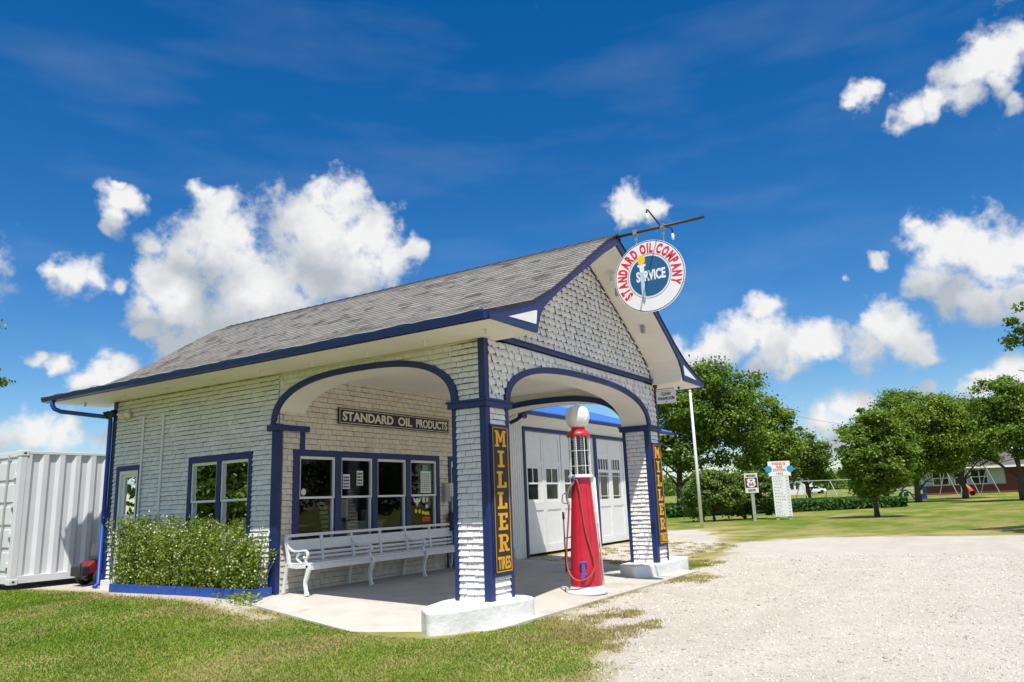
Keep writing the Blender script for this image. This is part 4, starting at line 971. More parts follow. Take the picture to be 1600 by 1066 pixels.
# ============================================================ bench
def build_bench():
    t = thing('park_bench', 'long white slatted bench with iron scroll arms against the office wall', 'bench', (2.4, 4.0, -.06))
    X0, X1 = .10, 4.72; yb = 4.20
    def back(z): return yb - .02 + (z - .45) * .12 - .03    # lean of the backrest
    def plank(za, zb, name, th=.022, x0=X0, x1=X1):
        mb = MB(); yA, yB = back(za) - .02, back(zb) - .02
        mb.add([(x0, yA, za), (x1, yA, za), (x1, yB, zb), (x0, yB, zb), (x0, yA + th, za), (x1, yA + th, za), (x1, yB + th, zb), (x0, yB + th, zb)],
               [(0, 1, 2, 3), (4, 7, 6, 5), (0, 4, 5, 1), (3, 2, 6, 7), (0, 3, 7, 4), (1, 5, 6, 2)])
        return mb.build(name, M_BENCH, t, bevel=.005)
    plank(.855, .905, 'top_rail', .05); plank(.625, .805, 'back_plank'); plank(.545, .59, 'back_slat'); plank(.475, .515, 'back_slat')
    for i, y in enumerate((3.66, 3.79, 3.92, 4.05)):
        mb = MB(); mb.box(X0 - .02, y, .415 + .0 * i, X1 + .02, y + .115, .445); mb.build('seat_slat', M_BENCH, t, bevel=.006)
    mb = MB(); mb.box(X0 + .05, 3.665, .33, X1 - .05, 3.69, .412); mb.build('apron', M_BENCH, t, bevel=.004)
    for x in (.87, 2.38, 3.90):
        mb = MB(); yA, yB = back(.46) + .005, back(.86) + .005
        mb.add([(x - .025, yA, .44), (x + .025, yA, .44), (x + .025, yB, .86), (x - .025, yB, .86), (x - .025, yA + .03, .44), (x + .025, yA + .03, .44), (x + .025, yB + .03, .86), (x - .025, yB + .03, .86)], [(0, 1, 2, 3), (4, 7, 6, 5), (0, 4, 5, 1), (3, 2, 6, 7), (0, 3, 7, 4), (1, 5, 6, 2)])
        mb.v = [(a, b_ - .045, c) for a, b_, c in mb.v]; mb.build('back_strut', M_BENCH, t)
    def ribbon(mb, x, pts, w_, h=None):
        """curve in the yz plane swept as a flat casting, w_ = list of half widths"""
        for s_ in (0,):
            P = [Vector((0, y, z)) for y, z in pts]; n = len(P); L_ = []; R__ = []
            for i, p in enumerate(P):
                tv = (P[min(i + 1, n - 1)] - P[max(i - 1, 0)]).normalized(); nn = Vector((0, -tv.z, tv.y)); hw = w_[i] if isinstance(w_, list) else w_
                L_.append(p + nn * hw); R__.append(p - nn * hw)
            vs = []
            for xx in (x - .022, x + .022):
                for a in L_ + R__: vs.append((xx, a.y, a.z))
            fs = []; m = 2 * n
            for i in range(n - 1):
                fs += [(i, i + 1, n + i + 1, n + i), (m + i, m + n + i, m + n + i + 1, m + i + 1), (i, m + i, m + i + 1, i + 1), (n + i, n + i + 1, m + n + i + 1, m + n + i)]
            fs += [(0, n, m + n, m), (n - 1, m + n - 1, m + 2 * n - 1, 2 * n - 1)]
            mb.add(vs, fs)
    def sm(pts, k=5):
        out = []
        for i in range(len(pts) - 1):
            p0, p1, p2, p3 = pts[max(i - 1, 0)], pts[i], pts[i + 1], pts[min(i + 2, len(pts) - 1)]
            for j in range(k):
                s_ = j / k; f_ = lambda a, b_, c, d: .5 * ((2 * b_) + (-a + c) * s_ + (2 * a - 5 * b_ + 4 * c - d) * s_ * s_ + (-a + 3 * b_ - 3 * c + d) * s_ ** 3)
                out.append((f_(p0[0], p1[0], p2[0], p3[0]), f_(p0[1], p1[1], p2[1], p3[1])))
        return out + [pts[-1]]
    for i, x in enumerate((.10, 1.62, 3.14, 4.70)):
        zf = zs_(x, 3.7); zr = zs_(x, 4.2)
        mb = MB(); pts = sm([(3.66, .42), (3.645, .34), (3.68, .24), (3.715, .14), (3.70, .04), (3.67, zf + .01)])
        n = len(pts); ribbon(mb, x, pts, [.045 - .018 * min(1, k / n * 1.3) + (.012 if k > n - 4 else 0) for k in range(n)]); mb.build('leg', M_BENCH, t, bevel=.006)
        mb = MB(); pts = sm([(4.14, .42), (4.17, .30), (4.20, .16), (4.235, zr + .01)]); ribbon(mb, x, pts, .028); mb.build('leg', M_BENCH, t, bevel=.006)
        mb = MB(); pts = sm([(4.11, .40), (4.13, .55), (4.17, .72), (4.20, .87)]); ribbon(mb, x, pts, .03); ribbon(mb, x, [(3.64, .395), (3.9, .38), (4.14, .395)], .028); mb.build('side_frame', M_BENCH, t, bevel=.006)
        if i < 4:
            mb = MB(); pts = sm([(4.16, .76), (4.10, .68), (4.0, .635), (3.86, .635), (3.74, .645), (3.68, .615), (3.675, .55), (3.72, .52), (3.76, .55)]); ribbon(mb, x, pts, .016)
            ribbon(mb, x, sm([(3.70, .53), (3.71, .48), (3.68, .43)]), .014); ribbon(mb, x, sm([(3.70, .47), (3.80, .44), (3.92, .52), (3.86, .60)]), .010) if i == 0 else None
            mb.build('armrest', M_BENCH, t, bevel=.005)
build_bench()

# ============================================================ gas pump
def build_pump():
    px, py = 2.92, .03; z = zs_(px, py) + .002
    t = thing('gas_pump', 'tall red vintage visible gas pump with white crown globe at the slab edge', 'gas pump', (px, py, z))
    c = (px, py, z)
    def L_(prof, name, m, n=40, par=t, fn=None, sm=True):
        mb = MB(); mb.lathe(prof, c, n, fn); return mb.build(name, m, par, smooth=sm, auto=35)
    L_([(.34, 0), (.345, .03), (.33, .055), (.29, .075), (.275, .10), (.27, .12)], 'base', M_ENW)
    body = L_([(.262, .12), (.262, .30), (.245, .6), (.222, 1.0), (.190, 1.45), (.166, 1.86), (.166, 1.90)], 'body', M_RED)
    cv = Vector((-.83, -.52, 0)).normalized(); sd = Vector((cv.y, -cv.x, 0))   # sd points image left... 
    if sd.dot(RT) > 0: sd = -sd
    def around(ang, r, zz):    # ang: 0 towards camera, + to image left
        v = cv * math.cos(ang) + sd * math.sin(ang); return (px + v.x * r, py + v.y * r, z + zz)
    # door seams
    for a in (R(-24), R(38)):
        mb = MB(); mb.tube([around(a, r_ + .003, zz) for r_, zz in ((.262, .2), (.245, .6), (.222, 1.0), (.190, 1.45), (.168, 1.82))], .007, 6); mb.build('door_seam', M_RED, body)
    L_([(.20, 1.90), (.225, 1.91), (.225, 1.945), (.20, 1.955), (.16, 1.96)], 'tray_ring', M_ENW)
    cyl = MB(); cyl.lathe([(.145, 1.96), (.145, 2.60)], c, 32); cyl.f = cyl.f[:-2]; cyl.build('glass_cylinder', M_CLEAR, t, smooth=True)
    cage = MB()
    for k in range(8):
        a = 2 * math.pi * k / 8 + .2; cage.tube([(px + .185 * math.cos(a), py + .185 * math.sin(a), z + 1.95), (px + .185 * math.cos(a), py + .185 * math.sin(a), z + 2.61)], .007, 6)
    for zz in (2.10, 2.36): 
        cage.tube([(px + .187 * math.cos(2 * math.pi * k / 24), py + .187 * math.sin(2 * math.pi * k / 24), z + zz) for k in range(25)], .004, 5)
    cage.build('cage', M_ENW, t)
    me_ = MB()
    for a, rr in ((R(30), .06), (R(-50), .09)):
        x_, y_, _ = around(a, rr, 0); me_.tube([(x_, y_, z + 1.96), (x_, y_, z + 2.60)], .010, 6)
        for k in range(20): me_.box(x_ - .036, y_ - .036, z + 1.98 + k * .031, x_ + .036, y_ + .036, z + 1.992 + k * .031)
    me_.tube([around(R(10), .03, 1.96), around(R(10), .03, 2.6)], .028, 10)
    me_.build('gallon_markers', M_BLACK, t)
    L_([(.10, 2.60), (.205, 2.605), (.212, 2.625), (.208, 2.65), (.19, 2.685), (.15, 2.71), (.12, 2.73), (.115, 2.79)], 'cap', M_RED)
    # crown globe
    def crown(r, zz, a):
        s_ = 1 + .10 * max(0, min(1, (zz - 2.84) / .1)) * (1 if zz < 3.1 else .5) * abs(math.cos(4 * a)) - .02; return r * s_
    L_([(.12, 2.77), (.15, 2.78), (.155, 2.80), (.175, 2.82), (.19, 2.85), (.199, 2.89), (.203, 2.93), (.203, 2.97), (.199, 3.01), (.19, 3.05), (.172, 3.09), (.15, 3.12), (.11, 3.14), (.07, 3.15), (.035, 3.165), (.02, 3.185), (0.004, 3.19)], 'crown_globe', M_GLOBE, 48, fn=crown)
    # hose and nozzle
    def sm(pts, k=6):
        P = [Vector(p) for p in pts]; out = []
        for i in range(len(P) - 1):
            a, b_, cc, d = P[max(i - 1, 0)], P[i], P[i + 1], P[min(i + 2, len(P) - 1)]
            for j in range(k):
                s_ = j / k; out.append(.5 * ((2 * b_) + (cc - a) * s_ + (2 * a - 5 * b_ + 4 * cc - d) * s_ * s_ + (3 * b_ - a - 3 * cc + d) * s_ ** 3))
        return out + [P[-1]]
    mb = MB(); mb.tube(sm([around(R(30), .20, 1.88), around(R(22), .22, 1.84), around(R(14), .23, 1.70), around(R(8), .24, 1.4), around(R(-2), .26, 1.0), around(R(-20), .30, .62), around(R(-22), .31, .42), around(R(0), .33, .27), around(R(35), .34, .24), around(R(65), .34, .40), around(R(78), .32, .70), around(R(74), .27, 1.2), around(R(66), .26, 1.45)]), .014, 10); mb.build('hose', M_HOSE, t, smooth=True)
    mb = MB(); mb.tube(sm([around(R(30), .14, 1.93), around(R(36), .24, 1.93), around(R(34), .235, 1.86)]), .024, 8); mb.build('hose_elbow', M_PURPLE, t, smooth=True)
    mb = MB(); mb.tube(sm([around(R(66), .26, 1.44), around(R(70), .28, 1.56), around(R(60), .27, 1.70), around(R(46), .23, 1.80), around(R(38), .21, 1.84)]), [.020] * 25, 8)
    mb.tube(sm([around(R(75), .27, 1.48), around(R(88), .34, 1.50), around(R(86), .33, 1.62), around(R(72), .28, 1.66)]), .009, 6); mb.build('nozzle', M_METAL, t, smooth=True)
    # pump lever
    mb = MB(); mb.tube([around(R(90), .335, .34), around(R(90), .335, 1.30)], .012, 8); mb.tube([around(R(90), .335, 1.22), around(R(90), .335, 1.34)], .022, 8); mb.tube([around(R(90), .22, .92), around(R(90), .34, .90)], .010, 6); mb.tube([around(R(90), .22, .40), around(R(90), .34, .38)], .014, 6); mb.build('lever', M_BLACK, t, smooth=True)
    # violet crank handle low on the door
    mb = MB(); f_ = around(R(14), .262, 0)
    def loc(s_, d, zz): v = Vector((f_[0], f_[1], z)) + cv * d + sd * s_; return (v.x, v.y, z + zz)
    for (s0, s1, za, zb, d_) in ((-.06, .06, .50, .53, .05), (-.03, .03, .34, .50, .045), (-.045, .045, .30, .34, .05), (-.02, .05, .25, .30, .06)):
        q = [loc(a, b_, cc) for cc in (za, zb) for b_ in (-.01, d_) for a in (s0, s1)]
        mb.add(q, [(0, 2, 3, 1), (4, 5, 7, 6), (0, 1, 5, 4), (2, 6, 7, 3), (0, 4, 6, 2), (1, 3, 7, 5)])
    mb.build('crank_handle', M_PURPLE, t, bevel=.006)
    # small white plate on the right and a thin conduit behind
    mb = MB(); q = around(R(-85), .225, 1.12); mb.box(q[0] - .02, q[1] - .03, q[2], q[0] + .02, q[1] + .03, q[2] + .22); mb.build('plate', M_ENW, t, bevel=.005)
    mb = MB(); mb.tube([around(R(-95), .29, .1), around(R(-95), .235, 1.9)], .018, 8); mb.build('air_pipe', M_ENW, t, smooth=True)
build_pump()

# ============================================================ garage
GX0, GX1, GY = 7.0, 18.0, 4.42
def build_garage():
    t = thing('garage', 'white garage wing with double doors and a blue metal roof beside the station', 'garage', (12, 6, -.1))
    D1 = (8.30, 12.40, -.12, 3.16); D2 = (12.58, 16.6, -.12, 3.16)
    Mg = lambda u, d, z: (u, GY - d, z)
    mb = MB(); us = [GX0, D1[0], D1[1], D2[0], D2[1], GX1]
    for a, b_ in ((us[0], us[1]), (us[2], us[3]), (us[4], us[5])): mb.box(a, GY, -.4, b_, GY + .15, 3.62)
    mb.box(D1[0], GY, 3.16, D1[1], GY + .15, 3.62); mb.box(D2[0], GY, 3.16, D2[1], GY + .15, 3.62)
    mb.box(GX1 - .15, GY + .15, -.4, GX1, GY + 6, 3.62); mb.box(GX0, GY + .15, -.4, GX0 + .15, GY + 6, 3.62); mb.box(GX0 + .15, GY + 5.85, -.4, GX1 - .15, GY + 6, 3.62)
    w_ = mb.build('wall', M_WHITE, t)
    mb = MB(); u = GX0 + .04
    while u < D1[0] - .14: mb.box(u, GY - .014, -.35, u + .018, GY, 3.60); u += .105
    mb.box(GX0 + .5, GY - .10, -.1, GX0 + .8, GY - .02, .16); mb.build('siding_batten', M_WHITE, w_)
    mb = MB(); e = .1
    for (a, b_, c, d_) in ((D1[0] - e, D1[0], -.15, 3.26), (D1[1], D2[0], -.15, 3.26), (D2[1], D2[1] + e, -.15, 3.26), (D1[0], D1[1], 3.16, 3.26), (D2[0], D2[1], 3.16, 3.26)): mb.box(a, GY - .035, c, b_, GY, d_)
    mb.build('door_casing', M_BLUE, t, bevel=.004)
    def leaf(a, b_, wins, style):
        mb = MB(); z0, z1 = -.05, 3.14; y0, y1 = GY + .03, GY + .075
        o = None
        xs = sorted({a, b_, *[x for w in wins for x in w[:2]]}); zz = sorted({z0, z1, *[x for w in wins for x in w[2:4]]})
        for p, q in zip(xs[:-1], xs[1:]):
            for r_, s_ in zip(zz[:-1], zz[1:]):
                if any(w[0] <= p and q <= w[1] and w[2] <= r_ and s_ <= w[3] for w in wins): continue
                mb.box(p, y0, r_, q, y1, s_)
        # raised rails and stiles
        cw = (b_ - a) / 2
        for k in range(2):
            p, q = a + cw * k, a + cw * (k + 1)
            for (aa, bb, cc, dd) in ((p + .005, p + .11, z0, z1), (q - .11, q - .005, z0, z1), (p + .11, q - .11, z0, .16), (p + .11, q - .11, 1.06, 1.28), (p + .11, q - .11, 2.24 if style == 0 else 2.58, 2.36 if style == 0 else 2.7), (p + .11, q - .11, z1 - .12, z1)):
                mb.box(aa, y0 - .016, cc, bb, y0 - .001, dd)
        o = mb.build('door', M_WHITE, t)
        for w in wins:
            g = MB(); g.quad((w[0], y0 + .02, w[2]), (w[1], y0 + .02, w[2]), (w[1], y0 + .02, w[3]), (w[0], y0 + .02, w[3])); g.build('pane', M_DGLASS, o)
            mu = MB(); cx = (w[0] + w[1]) / 2; yy = y0 - .004
            if style == 0:
                mu.box(w[0], yy, 1.74, w[1], yy + .02, 1.785); mu.box(cx - .02, yy, 1.785, cx + .02, yy + .02, w[3])
            elif w[3] - w[2] > .5:
                for x in (w[0] + .09, w[1] - .11): mu.box(x, yy, w[2], x + .022, yy + .02, w[3])
                for zq in (w[2] + .1, w[3] - .12): mu.box(w[0], yy + .001, zq, w[1], yy + .019, zq + .022)
            else:
                for k in (1, 2, 3): mu.box(w[0] + (w[1] - w[0]) * k / 4 - .02, yy, w[2], w[0] + (w[1] - w[0]) * k / 4 + .02, yy + .02, w[3])
            mu.build('muntin', M_WHITE, o)
    leaf(8.32, 10.28, [(8.36 + .08, 9.0, 1.34, 2.16), (9.40, 10.08, 1.34, 2.16)], 0)
    leaf(10.32, 12.38, [(10.50, 11.15, 1.34, 2.16), (11.50, 12.18, 1.34, 2.16)], 0)
    def w2(x): return [(x, x + .72, 2.19, 2.52), (x, x + .72, 1.26, 2.10)]
    leaf(12.60, 14.55, w2(12.72)[:2] + w2(13.62), 1); leaf(14.59, 16.55, w2(14.75) + w2(15.65), 1)
    # roof
    rf = MB(); n = 90; xs = np.linspace(GX0 + .62, GX1 + .3, n * 4)
    ys = [(GY - .45, 3.60), (GY + 3.1, 4.72)]
    for i in range(len(xs) - 1):
        h0 = .05 if (i % 4) in (0,) else 0; h1 = .05 if ((i + 1) % 4) in (0,) else 0
        rf.quad((xs[i], ys[0][0], ys[0][1] + h0), (xs[i + 1], ys[0][0], ys[0][1] + h1), (xs[i + 1], ys[1][0], ys[1][1] + h1), (xs[i], ys[1][0], ys[1][1] + h0))
    rf.quad((xs[0], ys[1][0], ys[1][1]), (xs[-1], ys[1][0], ys[1][1]), (xs[-1], GY + 6.5, 3.62), (xs[0], GY + 6.5, 3.62))
    rf.build('roof', M_BROOF, t)
    s = MB(); s.box(GX0 + .05, GY - .42, 3.54, GX1 + .25, GY + .1, 3.575); s.build('soffit', M_WHITE, t)
    g = MB(); g.box(GX0 + .35, GY - .50, 3.50, GX1 + .3, GY - .425, 3.60); g.build('gutter', M_BLUE, t, bevel=.01)
    g = MB(); g.tube([(GX0 + .55, GY - .44, 3.46), (GX0 + .55, GY - .25, 3.36), (GX0 + .55, GY - .06, 3.30)], .05, 8); g.tube([(GX0 + .35, GY - .48, 3.44), (GX0 + .6, GY - .48, 3.44)], .07, 10); g.build('downspout', M_DARK, t)
    gbl = MB(); gbl.add([(GX1, GY, 3.6), (GX1, GY + 6, 3.6), (GX1, GY + 3.1, 4.68)], [(0, 1, 2)]); gbl.add([(GX0 + .7, GY, 3.6), (GX0 + .7, GY + 6, 3.6), (GX0 + .7, GY + 3.1, 4.68)], [(0, 1, 2)]); gbl.build('gable_wall', M_WHITE, t)
build_garage()
# fixtures on the garage end seen past the far pier
t = thing('wall_lamp', 'small grey lamp on a bent arm by the garage end past the far pier', 'lamp', (17.9, GY - .05, 2.6))
m_ = MB(); m_.tube([(17.6, GY, 3.12), (17.6, GY - .35, 3.12), (17.6, GY - .5, 3.0)], .02, 6); m_.build('arm', M_DARK, t); m_ = MB(); m_.lathe([(.03, .1), (.10, .03), (.13, 0), (0, 0)], (17.6, GY - .5, 2.92), 12); m_.build('shade', M_GREY, t)

# ============================================================ planter and flowers
def build_planter():
    t = thing('planter_box', 'long low bright blue planter box along the side wall', 'planter', (-.3, 6.6, -.07))
    xa = lambda y: -.50 + .0 * y
    for (x0, y0, x1, y1) in ((-.44, 4.32, -.40, 8.42), (-.40, 4.32, -.06, 4.36), (-.40, 8.38, -.06, 8.42)):
        mb = MB(); mb.box(x0, y0, -.14, x1, y1, .075); mb.build('board', M_BLUE2, t, bevel=.004)
    mb = MB(); mb.box(-.40, 4.36, -.14, -.06, 8.38, .02); mb.build('soil', M_WOOD, t)
    mb = MB(); mb.box(-.20, 8.50, -.14, -.03, 9.15, .10); o = mb.build('step_block', M_WHITE, None, bevel=.01); tag(o, 'small white concrete block in front of the side door', 'block')
build_planter()

def leafquads(C, N_, size, rg, aspect=.55, droop=0.0, align=None):
    """C (n,3) leaf centres -> rhombus quads; returns V,F"""
    n = len(C)
    a = rg.normal(size=(n, 3)); 
    if align is not None: a = a * .75 + align * .8
    a /= np.linalg.norm(a, axis=1)[:, None]
    r = rg.normal(size=(n, 3)); b = np.cross(a, r); b /= np.linalg.norm(b, axis=1)[:, None]; c = np.cross(a, b)
    s = size * rg.uniform(.6, 1.35, n)[:, None]
    V = np.stack([C - b * s, C - c * s * aspect + a * s * .12, C + b * s, C + c * s * aspect + a * s * .12], 1).reshape(-1, 3)
    Fq = np.arange(4 * n).reshape(n, 4)
    return V, Fq

def flowers():
    rg = np.random.default_rng(5); C = []; P = []; stems = MB()
    for i in range(300):
        y = rg.uniform(4.42, 8.40); x = rg.uniform(-.42, -.10); h = (.92 + .22 * (y - 4.4) / 4.5) * rg.uniform(.62, 1.22) * (.85 if y < 4.8 else 1)
        lean = rg.normal(0, .06, 2); z0 = .02
        k = 78; tt = rg.uniform(.03, 1, k) ** .85
        cx = x + lean[0] * tt * 1.3 + rg.normal(0, .036, k); cy = y + lean[1] * tt * 1.3 + rg.normal(0, .036, k); cz = z0 + h * tt + rg.normal(0, .02, k)
        C.append(np.stack([np.minimum(cx, -.05), cy, cz], 1))
        if rg.random() < .8:
            stems.tube([(x, y, z0), (x + lean[0], y + lean[1], z0 + h * .5), (x + lean[0] * 2, y + lean[1] * 2, z0 + h * 1.03)], .005, 4)
        k2 = 8; tt = rg.uniform(.2, 1.08, k2)
        P.append(np.stack([np.minimum(x + lean[0] * tt * 2 + rg.normal(0, .06, k2), -.06), y + lean[1] * tt * 2 + rg.normal(0, .05, k2), z0 + h * tt], 1))
    V, Fq = leafquads(np.concatenate(C), None, .028, rg, .5)
    o = fastmesh('flowering_plants', V, Fq, M_FLOWERLEAF); tag(o, 'dense leafy flowering plants with white blooms filling the blue planter', 'plants', kind='stuff')
    V, Fq = leafquads(np.concatenate(P), None, .017, rg, .9); fastmesh('blossoms', V, Fq, M_PETAL, o)
    stems.build('stems', M_FLOWERLEAF, o)
    # weeds at the right end of the box
    C = np.stack([rg.normal(-.62, .12, 160), rg.normal(4.35, .2, 160), rg.uniform(-.1, .05, 160)], 1); V, Fq = leafquads(C, None, .035, rg)
    o = fastmesh('weed_tuft', V, Fq, M_FLOWERLEAF); tag(o, 'small green weeds at the right end of the blue planter', 'weeds', kind='stuff')
flowers()

# ============================================================ shipping container
def build_container():
    x0, y0, z0 = -.96, 11.10, .03; L_, Wd, H = 6.06, 2.44, 2.72
    t = thing('shipping_container', 'white corrugated steel shipping container behind the station', 'shipping container', (x0 + 3, y0 + 1.2, z0))
    mb = MB(); per = .34; n = int((L_ - .26) / per); xs = x0 + .125
    pts = []
    for i in range(n):
        a = xs + i * per; pts += [(a, .0), (a + .10, .0), (a + .17, .05), (a + .27, .05)]
    pts.append((xs + n * per, 0))
    for (a, b_) in zip(pts[:-1], pts[1:]): mb.quad((a[0], y0 + .008 + a[1], z0 + .16), (b_[0], y0 + .008 + b_[1], z0 + .16), (b_[0], y0 + .008 + b_[1], z0 + H - .07), (a[0], y0 + .008 + a[1], z0 + H - .07))
    mb.build('side_panel', M_CONT, t)
    fr = MB(); s = .13
    for (xa, ya) in ((x0, y0), (x0 + L_ - s, y0), (x0, y0 + Wd - s), (x0 + L_ - s, y0 + Wd - s)): fr.box(xa, ya, z0 + .12, xa + s, ya + s, z0 + H - .12)
    fr.box(x0 + s, y0 + .005, z0 + H - .075, x0 + L_ - s, y0 + .07, z0 + H - .01); fr.box(x0 + s, y0 + .005, z0 + .02, x0 + L_ - s, y0 + .07, z0 + .17)
    fr.box(x0 + .01, y0 + s, z0 + H - .13, x0 + .11, y0 + Wd - s, z0 + H - .01); fr.box(x0 + .01, y0 + s, z0 + .02, x0 + .11, y0 + Wd - s, z0 + .17); fr.build('frame', M_CONT, t, bevel=.008)
    for xa in (x0 - .01, x0 + L_ - .16):
        for ya in (y0 - .01, y0 + Wd - .15):
            for za in (z0, z0 + H - .12): cc = MB(); cc.box(xa, ya, za, xa + .17, ya + .16, za + .12); cc.build('corner_casting', M_CONT, t, bevel=.012)
    ho = MB()
    for za in (z0 + .06, z0 + H - .06): ho.poly([(x0 + .075 + .03 * math.cos(a * math.pi / 8), za + .02 * math.sin(a * math.pi / 8)) for a in range(16)], lambda u, d, z: (u, d, z), y0 - .013, y0 - .0105)
    ho.build('casting_hole', M_BLACK, t)
    rf = MB(); rf.box(x0 + .1, y0 + .07, z0 + H - .05, x0 + L_ - .1, y0 + Wd - .05, z0 + H - .03); rf.build('top_panel', M_CONT, t)
    bk = MB(); bk.box(x0 + .1, y0 + Wd - .05, z0 + .1, x0 + L_ - .1, y0 + Wd - .02, z0 + H - .05); bk.box(x0 + L_ - .05, y0 + .1, z0 + .1, x0 + L_ - .02, y0 + Wd - .1, z0 + H - .05); bk.build('back_panel', M_CONT, t)
    for k in range(2):
        ya = y0 + .14 + k * (Wd - .28) / 2; yb = ya + (Wd - .28) / 2 - .01
        d = MB(); d.box(x0 + .03, ya, z0 + .17, x0 + .06, yb, z0 + H - .13)
        for j in range(5): d.box(x0 + .01, ya + .06, z0 + .28 + j * .46, x0 + .03, yb - .06, z0 + .28 + j * .46 + .36)
        o = d.build('door', M_CONT, t, bevel=.008)
        for j in range(4): 
            h = MB(); yy = ya + .01 if k == 0 else yb - .05; h.box(x0 - .02, yy - .02, z0 + .35 + j * .6, x0 + .03, yy + .06, z0 + .43 + j * .6); h.build('hinge', M_CONT, o)
        for f_ in (.3, .75):
            h = MB(); yy = ya + (yb - ya) * f_; h.tube([(x0 - .02, yy, z0 + .1), (x0 - .02, yy, z0 + H - .08)], .018, 8); h.box(x0 - .035, yy - .03, z0 + H - .2, x0 + .02, yy + .03, z0 + H - .14); h.build('lock_rod', M_GALV, o)
build_container()

# ============================================================ riding mower, parked along -x, nose towards the left
def build_mower():
    bx, by = .38, 10.30; z = gzf(bx, by) + .0
    t = thing('riding_mower', 'red riding lawn mower parked between the station corner and the container', 'riding mower', (bx, by, z))
    def B(x0, y0, z0, x1, y1, z1, nm, m, bev=.01): mb = MB(); mb.box(bx + x0, by + y0, z + z0, bx + x1, by + y1, z + z1); return mb.build(nm, m, t, bevel=bev)
    def whl(x, y, r, w_):
        mb = MB(); mb.lathe([(r * .5, -w_ / 2), (r * .9, -w_ / 2), (r, -w_ / 3), (r, w_ / 3), (r * .9, w_ / 2), (r * .5, w_ / 2)], n=24); mb.v = [(bx + x + a, by + y + c, z + r + b_) for a, b_, c in mb.v]; o = mb.build('wheel', M_TYRE, t, smooth=True)
        h = MB(); h.lathe([(.0, -w_ / 2 - .005), (r * .5, -w_ / 2 - .002), (r * .5, w_ / 2 + .002), (0, w_ / 2 + .005)], n=16); h.v = [(bx + x + a, by + y + c, z + r + b_) for a, b_, c in h.v]; h.build('rim', M_PAPER, o)
    whl(-.08, -.33, .17, .14); whl(-.08, .33, .17, .14); whl(.95, -.36, .25, .22); whl(.95, .36, .25, .22)
    mb = MB(); mb.poly([(-.30, .24), (-.30, .42), (-.2, .50), (.35, .56), (.48, .62), (.48, .24)], lambda u, d, v: (bx + u, by + d, z + v), -.21, .21); mb.build('hood', M_MOWRED, t, bevel=.03)
    B(-.44, -.24, .20, -.30, .24, .40, 'bumper', M_BLACK, .02); B(-.3, -.1, .13, 1.2, .1, .25, 'chassis', M_BLACK)
    mb = MB(); mb.tube([(bx - .40, by - .28, z + .20), (bx - .52, by - .28, z + .17), (bx - .52, by - .30, z + .48)], .014, 6); mb.build('brush_guard', M_BLACK, t)
    mb = MB(); mb.lathe([(.42, 0), (.44, .05), (.40, .10), (.2, .12)], (bx + .45, by - .02, z + .10), 28); mb.build('mower_deck', M_BLACK, t, smooth=True)
    B(.48, -.2, .38, .58, .2, .80, 'dash_panel', M_BLACK, .02); B(.72, -.22, .50, 1.12, .22, .60, 'seat', M_BLACK, .03); B(1.04, -.22, .58, 1.14, .22, .94, 'seat_back', M_BLACK, .03)
    B(.62, -.40, .34, 1.30, .40, .46, 'rear_fender', M_MOWRED, .04)
    mb = MB(); mb.tube([(bx + .55, by, z + .78), (bx + .64, by, z + .90)], .018, 8); c_ = Vector((bx + .66, by, z + .93)); q = Vector((.5, 0, .85)).to_track_quat('Z', 'Y')
    mb.tube([tuple(c_ + q @ Vector((.16 * math.cos(a * math.pi / 10), .16 * math.sin(a * math.pi / 10), 0))) for a in range(21)], .014, 6); mb.tube([tuple(c_ + q @ Vector((-.16, 0, 0))), tuple(c_ + q @ Vector((.16, 0, 0)))], .01, 6); mb.build('steering_wheel', M_BLACK, t)
    B(-.10, -.16, .56, .3, .16, .84, 'engine_cover', M_GREY, .04)
build_mower()

# ============================================================ window posters, boxes and things inside the office
def sheet(name, lab, cat, x0, z0, x1, z1, m, y=D + .025, lines=None, ml=M_BLACK):
    mb = MB(); mb.box(x0, y, z0, x1, y + .003, z1); o = mb.build(name, m); tag(o, lab, cat)
    if lines:
        l_ = MB()
        for (a, b_, c, d) in lines: l_.box(x0 + (x1 - x0) * a, y - .002, z0 + (z1 - z0) * b_, x0 + (x1 - x0) * c, y - .0005, z0 + (z1 - z0) * d)
        l_.build('print', ml, o)
    return o
rd = random.Random(4)
def scrib(n, cols=1, fill=.6):
    out = []
    for i in range(n):
        for c in range(cols):
            a = .08 + c * .84 / cols; b_ = a + .84 / cols * rd.uniform(.7, .92); z = .08 + i * .86 / n; out.append((a, z, b_, z + .86 / n * fill))
    return out
sheet('poster', 'left white printed notice in the second window from the left', 'poster', 1.565, 1.66, 1.745, 1.93, M_PAPER, lines=scrib(4, 3))
sheet('poster', 'right white printed notice in the second window from the left', 'poster', 1.93, 1.72, 2.10, 2.00, M_PAPER, lines=scrib(4, 3))
sheet('poster', 'grey multi-row notice in the upper right window', 'poster', 3.86, 1.56, 4.20, 2.02, M_PAPER, lines=scrib(9, 4, .55), ml=M_GREY)
sheet('sticker', 'green sticker above the grey notice in the upper right window', 'sticker', 3.92, 2.025, 4.12, 2.15, M_GREENP)
mb = MB(); mb.poly([(.60 + .055 * math.cos(a * math.pi / 12), 1.61 + .06 * math.sin(a * math.pi / 12)) for a in range(24)], lambda u, d, z: (u, d, z), D + .024, D + .028); tag(mb.build('sticker', M_PAPER), 'round white sticker in the lower corner of the leftmost window', 'sticker')
sheet('poster', 'tilted white paper behind the lower second window', 'poster', 1.72, 1.13, 1.98, 1.47, M_PAPER, y=D + .30, lines=scrib(6, 1, .25), ml=M_GREY)
